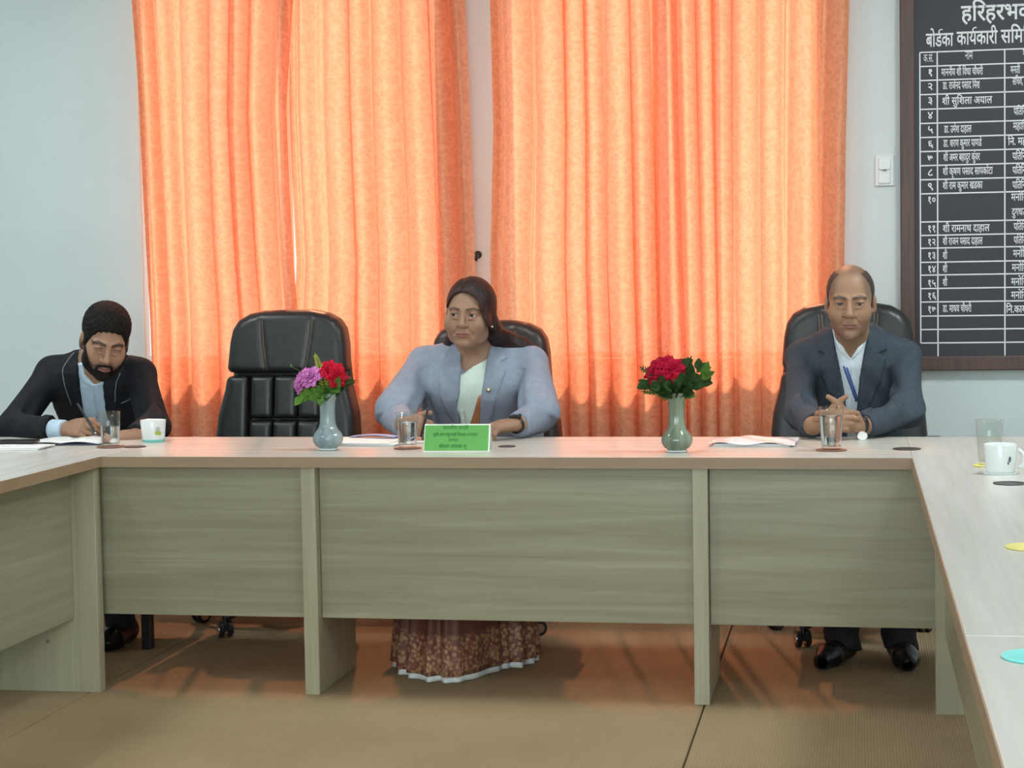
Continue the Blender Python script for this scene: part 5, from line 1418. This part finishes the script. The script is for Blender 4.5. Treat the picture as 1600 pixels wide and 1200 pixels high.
# green name plate: folded card in a clear stand
noise_col(mat('card_green', rough=.5), (.105, .37, .075), (.12, .40, .085), 6); mat('card_white', (.80, .82, .76), .5); mat('ink_green', (.02, .17, .02), .6)
pl = placed(716, 705); NP = empty('name_plate', (pl[0], pl[1], TT), rad(2)); tag(NP, 'bright green tent-shaped name plate with dark lettering', 'name plate')
W_, Hh, dp = .103, .082, .030
def slope(name, x0, x1, s0, s1, off, m, side=1, t=.0015):
    v = []
    n = np.array((0, -Hh, dp)) * side; nn = np.array((0, -side * Hh, dp)); nn = nn / np.linalg.norm(nn)
    for o_ in (off, off + t):
        for x, s_ in ((x0, s0), (x1, s0), (x1, s1), (x0, s1)):
            v.append((x + (.006 * (s_ - .0)) * (1 if x < 0 else -1) * 0, side * -dp * (1 - s_) + nn[1] * o_, Hh * s_ + nn[2] * o_ + .0015))
    return MB().add(v, [(0, 3, 2, 1), (4, 5, 6, 7), (0, 1, 5, 4), (1, 2, 6, 5), (2, 3, 7, 6), (3, 0, 4, 7)]).build(name, m, NP)
slope('holder_face', -W_, W_, 0, 1, 0, MATS['card_white']); slope('holder_face', -W_, W_, 0, 1, 0, MATS['card_white'], -1)
slope('green_card', -W_ + .002, W_ - .005, .03, .955, .0016, MATS['card_green'], 1, .0008)
MB().box((-W_, -dp, 0), (W_, dp, .0015)).build('holder_base', MATS['card_white'], NP)
def plate_text(s, sc, xa, xb, size):
    cu = bpy.data.curves.new('lettering', 'FONT'); cu.body = s; cu.size = size; cu.extrude = .0002; cu.align_x = 'LEFT'; cu.offset = .0002; cu.resolution_u = 2
    t = bpy.data.objects.new('lettering', cu); COL.objects.link(t); dg = bpy.context.evaluated_depsgraph_get(); me = bpy.data.meshes.new_from_object(t.evaluated_get(dg)); COL.objects.unlink(t); bpy.data.objects.remove(t)
    if not len(me.vertices): return
    xs = [q.co.x for q in me.vertices]; w = max(xs) - min(xs)
    nn = np.array((0, -Hh, dp)); nn = nn / np.linalg.norm(nn)
    ob = link('lettering', me, MATS['ink_green'], NP, (xa, -dp * (1 - sc) + nn[1] * .0027, Hh * sc + nn[2] * .0027 + .0015), (math.atan2(Hh, dp), 0, 0)); ob.scale = ((xb - xa) / w, 1, 1)
plate_text('माननीय मनती', .80, -.045, .035, .016); plate_text('कृिष तथा पशुपनछी िवकास मनतालय', .56, -.075, .065, .014); plate_text('तथा', .36, -.027, .004, .014); plate_text('बोडका अधयक जू', .13, -.055, .033, .016)

# ------------------------------------------------------------------ vases and flowers
def glaze(name, c1, c2):
    m = mat(name, c1, .16); noise_col(m, c1, c2, 30, (1, 1, .10), lo=.38, hi=.62); return m
glaze('glaze_blue', (.17, .24, .27), (.30, .37, .37)); glaze('glaze_green', (.13, .17, .12), (.26, .31, .22))
def vase(loc, m, label):
    o = empty('vase', loc); tag(o, label, 'vase')
    prof = [(.001, .0), (.028, .0), (.030, .004), (.028, .008), (.038, .014), (.0455, .026), (.0475, .036), (.0440, .050), (.036, .060), (.0285, .070), (.0245, .084), (.0230, .11), (.0235, .135), (.0255, .155), (.029, .168), (.034, .176), (.0345, .179), (.031, .177), (.025, .167), (.021, .15), (.020, .11), (.001, .10)]
    n = 48; v = []; f = []
    for j, (r, z) in enumerate(prof):
        for i in range(n):
            a = 2 * pi * i / n; k = 1 + ((.07 if z > .06 else .03) * (abs(sin(4 * a)) - .5) if .012 < z < .15 and j < 15 else 0); 
            if z > .165: k *= 1 + .05 * sin(5 * a)
            v.append((r * k * cos(a), r * k * sin(a), z))
    for j in range(len(prof) - 1):
        for i in range(n): f.append((j * n + i, j * n + (i + 1) % n, (j + 1) * n + (i + 1) % n, (j + 1) * n + i))
    MB().add(v, f).build('vase_body', MATS[m], o, smooth=True)
    MB().lathe([(.030, .001), (.0325, .003), (.0305, .006)], 36).build('foot_ring', MATS['porcelain'], o)
    return o
VA = placed(513, 703); VB = placed(1058, 706)
vase(VA, 'glaze_blue', 'blue-grey fluted ceramic vase holding pink and red flowers'); vase(VB, 'glaze_green', 'green-grey fluted ceramic vase holding red roses')
def fl_mat(name, a, b, r=.55, tr=0.0):
    m = mat(name, a, .8, spec=.15); noise_col(m, a, b, 60, lo=.35, hi=.65)
    return m
fl_mat('petal_red', (.42, .004, .018), (.55, .01, .035)); fl_mat('petal_crimson', (.30, .002, .022), (.44, .006, .035)); fl_mat('petal_pink', (.52, .14, .42), (.62, .24, .52)); fl_mat('leaf_dark', (.018, .045, .012), (.035, .075, .018)); fl_mat('leaf_mid', (.05, .13, .02), (.09, .19, .03)); fl_mat('leaf_lime', (.32, .36, .05), (.45, .46, .08)); fl_mat('stem_green', (.05, .10, .025), (.08, .14, .03)); fl_mat('leaf_light', (.09, .22, .03), (.15, .30, .05))
def basis(d):
    d = np.asarray(d, float); d /= np.linalg.norm(d); u = np.cross(d, (0, 0, 1)) if abs(d[2]) < .95 else np.cross(d, (1, 0, 0)); u /= np.linalg.norm(u); return u, np.cross(d, u), d
def petal(mb, c, d, az, open_, ln, wd, r, curl):
    u, w, n = basis(d); rad_ = u * cos(az) + w * sin(az); tan_ = -u * sin(az) + w * cos(az)
    def f(a, b):
        s = (a - .5) * 2; wdt = wd * (sin(pi * min(b * .80 + .16, 1)) ** .6)
        ang = open_ * b + curl * max(0, b - .72) * 4
        fr_ = rad_ * sin(ang) + n * cos(ang)
        cup = (1 - s * s) * .22 * wd
        p = np.asarray(c) + rad_ * r * (.3 + .7 * b) + n * ln * b * cos(ang * .7) + rad_ * (ln * b * sin(ang * .7) + cup) + tan_ * s * wdt + n * .06 * ln * cos(s * 5 + az * 3) * b * b
        return p
    mb.grid(f, 6, 6)
def bloom(c, d, R, m, parent, n_ring=(4, 6, 7, 8), seed=0):
    r = random.Random(seed); mb = MB()
    for k, n in enumerate(n_ring):
        t = (k + .5) / len(n_ring)
        for i in range(n):
            petal(mb, np.asarray(c) + basis(d)[2] * (.002 * -k), d, 2 * pi * i / n + k * .5 + r.uniform(-.15, .15), .12 + 1.15 * t ** 1.2 + r.uniform(-.08, .08), R * (.80 + .25 * t), R * (.34 + .26 * t), R * .10 * t, .25 * t + r.uniform(0, .15))
    b = mb.build('bloom', MATS[m], parent, smooth=True, fix=False); b.modifiers.new('s', 'SOLIDIFY').thickness = .0009
    return b
def flower(name, vb, tip, R, m, label, cat, seed=0, d=None, rings=(4, 6, 7, 8)):
    o = empty(name, vb); tag(o, label, cat); tip = np.array(tip) - np.array(vb); top = np.array((.004 * sin(seed), .004 * cos(seed), .172))
    d = np.array(d if d is not None else (tip - top) + np.array((0, -.03, .02)), float); d /= np.linalg.norm(d)
    cpt = tip - d * R * .55
    pts = [np.array((0, 0, .105)), top, top * .5 + cpt * .5 + np.array((0, 0, .006)), cpt]
    MB().tube(pts, .0022, 7).build('stem', MATS['stem_green'], o, smooth=True)
    MB().tube([cpt - d * .006, cpt + d * .004], [.002, .008], 10).build('calyx', MATS['stem_green'], o, smooth=True)
    bloom(cpt, d, R, m, o, rings, seed); return o
def leaf_mesh(mb, p0, p1, wd, up, fold=.25, nl=8):
    p0, p1 = np.asarray(p0, float), np.asarray(p1, float); ax = p1 - p0; ln = np.linalg.norm(ax); ax /= ln; s = np.cross(ax, up); s /= np.linalg.norm(s); nn = np.cross(s, ax)
    def f(a, b):
        k = (a - .5) * 2; w = wd * (sin(pi * b ** .8) ** .85) * (1 + .10 * sin(b * 40))
        return p0 + ax * ln * b + s * k * w + nn * (abs(k) * w * fold - .12 * ln * (b - .3) ** 2)
    mb.grid(f, 4, nl * 2)
def sprig(name, vb, tip, leaves, m, label, seed, ll=.05, wd=.016, cat='leaves', fern=False):
    """stem with leaves each a part of its own"""
    r = random.Random(seed); o = empty(name, vb); tag(o, label, cat)
    tip = np.array(tip) - np.array(vb); top = np.array((.008 * cos(seed * 1.7), .008 * sin(seed * 1.7), .170)); mid = top * .45 + tip * .55 + np.array((0, 0, .01))
    ctrl = [np.array((0, 0, .105)), top, mid, tip]
    MB().tube(ctrl, [.0018, .0018, .0014, .0008], 6).build('stem', MATS['stem_green'], o, smooth=True)
    ax = tip - top; ax_n = ax / np.linalg.norm(ax); side = np.cross(ax_n, (0, -1, .2)); side /= np.linalg.norm(side)
    for k in range(leaves):
        t = .18 + .80 * (k // 2) / max(1, (leaves - 1) // 2); sgn = 1 if k % 2 else -1
        b = top + (mid - top) * min(1, t / .55) if t < .55 else mid + (tip - mid) * (t - .55) / .45
        l = ll * ((1.05 - .75 * t) if fern else r.uniform(.7, 1.1)); ang = .95 if fern else r.uniform(.5, .95)
        dd = ax_n * cos(ang) + side * sgn * sin(ang) + np.array((r.uniform(-.2, .2), r.uniform(-.5, .2), r.uniform(-.1, .25))) * (0.15 if fern else 1); dd /= np.linalg.norm(dd)
        mb = MB(); leaf_mesh(mb, b, b + dd * l, wd * (.55 + .45 * (1 - t)) if fern else wd * r.uniform(.8, 1.2), np.array((0, -1, .35)))
        q = mb.build('leaf', MATS[m], o, smooth=True, fix=False); q.modifiers.new('s', 'SOLIDIFY').thickness = .0007
    mb = MB(); leaf_mesh(mb, tip - ax_n * .01, tip + ax_n * ll * (.35 if fern else .7), wd * .7, np.array((0, -1, .35)))
    mb.build('leaf', MATS[m], o, smooth=True, fix=False).modifiers.new('s', 'SOLIDIFY').thickness = .0007
    return o
YA = VA[1]; YB = VB[1]
A_ = lambda px, py, dy=0.0: at(px, py, YA + dy)
B_ = lambda px, py, dy=0.0: at(px, py, YB + dy)
gA = 'flowers in the blue-grey vase'
flower('pink_flower', VA, A_(469, 594, -.02), .042, 'petal_pink', 'pink-purple bloom at the left of the blue-grey vase', 'flower', 1, (-.75, -.55, .35))
flower('pink_flower', VA, A_(484, 587, -.035), .040, 'petal_pink', 'pink-purple bloom nearest the lime fern tip', 'flower', 2, (-.25, -.75, .6))
flower('pink_flower', VA, A_(463, 603, -.03), .022, 'petal_pink', 'small pale pink bloom hanging lowest at the left', 'flower', 3, (-.8, -.6, -.1), (3, 5, 6))
flower('red_flower', VA, A_(518, 578, -.02), .042, 'petal_red', 'bright red bloom with orange tint above the blue-grey vase', 'flower', 4, (.25, -.7, .65))
flower('red_flower', VA, A_(528, 588, -.03), .040, 'petal_red', 'bright red bloom at the right of the blue-grey vase', 'flower', 5, (.65, -.65, .3))
sprig('fern_sprig', VA, A_(493, 556, -.02), 30, 'leaf_lime', 'upright lime-yellow fern tip between the pink and red blooms', 3, .026, .0034, 'leaves', True)
sprig('leaf_sprig', VA, A_(552, 596, -.03), 30, 'leaf_dark', 'dark feathery sprig reaching right from the blue-grey vase', 5, .036, .0036, 'leaves', True)
sprig('leaf_sprig', VA, A_(472, 622, -.02), 9, 'leaf_light', 'light green drooping leaves at the left of the blue-grey vase', 7, .038, .012)
sprig('leaf_sprig', VA, A_(500, 618, -.05), 7, 'leaf_mid', 'mid-green leaves over the rim of the blue-grey vase', 11, .040, .013)
sprig('leaf_sprig', VA, A_(525, 607, -.04), 8, 'leaf_mid', 'mid-green leaves under the red blooms of the blue-grey vase', 13, .040, .012)
sprig('leaf_sprig', VA, A_(480, 607, -.0), 8, 'leaf_dark', 'dark leaves under the pink blooms', 17, .040, .013)
sprig('leaf_sprig', VA, A_(508, 597, .02), 8, 'leaf_dark', 'dark leaves behind the red blooms of the blue-grey vase', 19, .040, .013)
sprig('grass_sprig', VA, A_(455, 572, .0), 4, 'leaf_light', 'thin pale twig poking out at the upper left', 23, .010, .0015)
flower('rose', VB, B_(1026, 578, -.02), .046, 'petal_crimson', 'crimson rose at the left of the green-grey vase', 'flower', 21, (-.45, -.7, .55))
flower('rose', VB, B_(1044, 572, -.02), .050, 'petal_crimson', 'crimson rose at the top of the green-grey vase', 'flower', 22, (.05, -.65, .75))
flower('rose', VB, B_(1054, 580, -.03), .040, 'petal_crimson', 'crimson rose at the right of the green-grey vase', 'flower', 23, (.5, -.75, .4))
flower('rose', VB, B_(1057, 593, -.055), .020, 'petal_red', 'small crimson bud lowest among the roses', 'flower', 24, (.15, -.95, -.1), (3, 4, 5))
for k, (px, py, dy, n, l, w, mm, lab, fern) in enumerate((
    (1078, 562, -.01, 30, .042, .0045, 'leaf_dark', 'dark needle-like sprig rising at the right of the roses', True),
    (1004, 576, -.01, 30, .036, .003, 'leaf_dark', 'thin-leaved sprig at the far left of the roses', True),
    (1100, 590, -.03, 3, .055, .018, 'leaf_mid', 'broad leaf reaching right from the green-grey vase', False),
    (1098, 598, -.02, 6, .045, .016, 'leaf_dark', 'dark leaves at the lower right of the roses', False),
    (1012, 600, -.02, 9, .045, .015, 'leaf_dark', 'dark leaves at the lower left of the roses', False),
    (1030, 603, -.055, 9, .048, .018, 'leaf_dark', 'dark leaves in front below the left rose', False),
    (1050, 606, -.06, 9, .045, .018, 'leaf_dark', 'dark leaves in front over the rim of the green-grey vase', False),
    (1072, 600, -.05, 9, .048, .018, 'leaf_dark', 'dark leaves in front below the right rose', False),
    (1060, 575, .03, 8, .045, .016, 'leaf_dark', 'dark leaves behind the roses', False),
    (1008, 612, -.02, 26, .036, .0035, 'leaf_mid', 'drooping feathery sprig at the lower left of the roses', True),
    (1092, 578, .0, 6, .045, .012, 'leaf_dark', 'pointed leaves between the sprig and the broad leaf', False))):
    sprig('leaf_sprig', VB, B_(px, py, dy), n, mm, lab, 31 + 2 * k, l, w, 'leaves', fern)
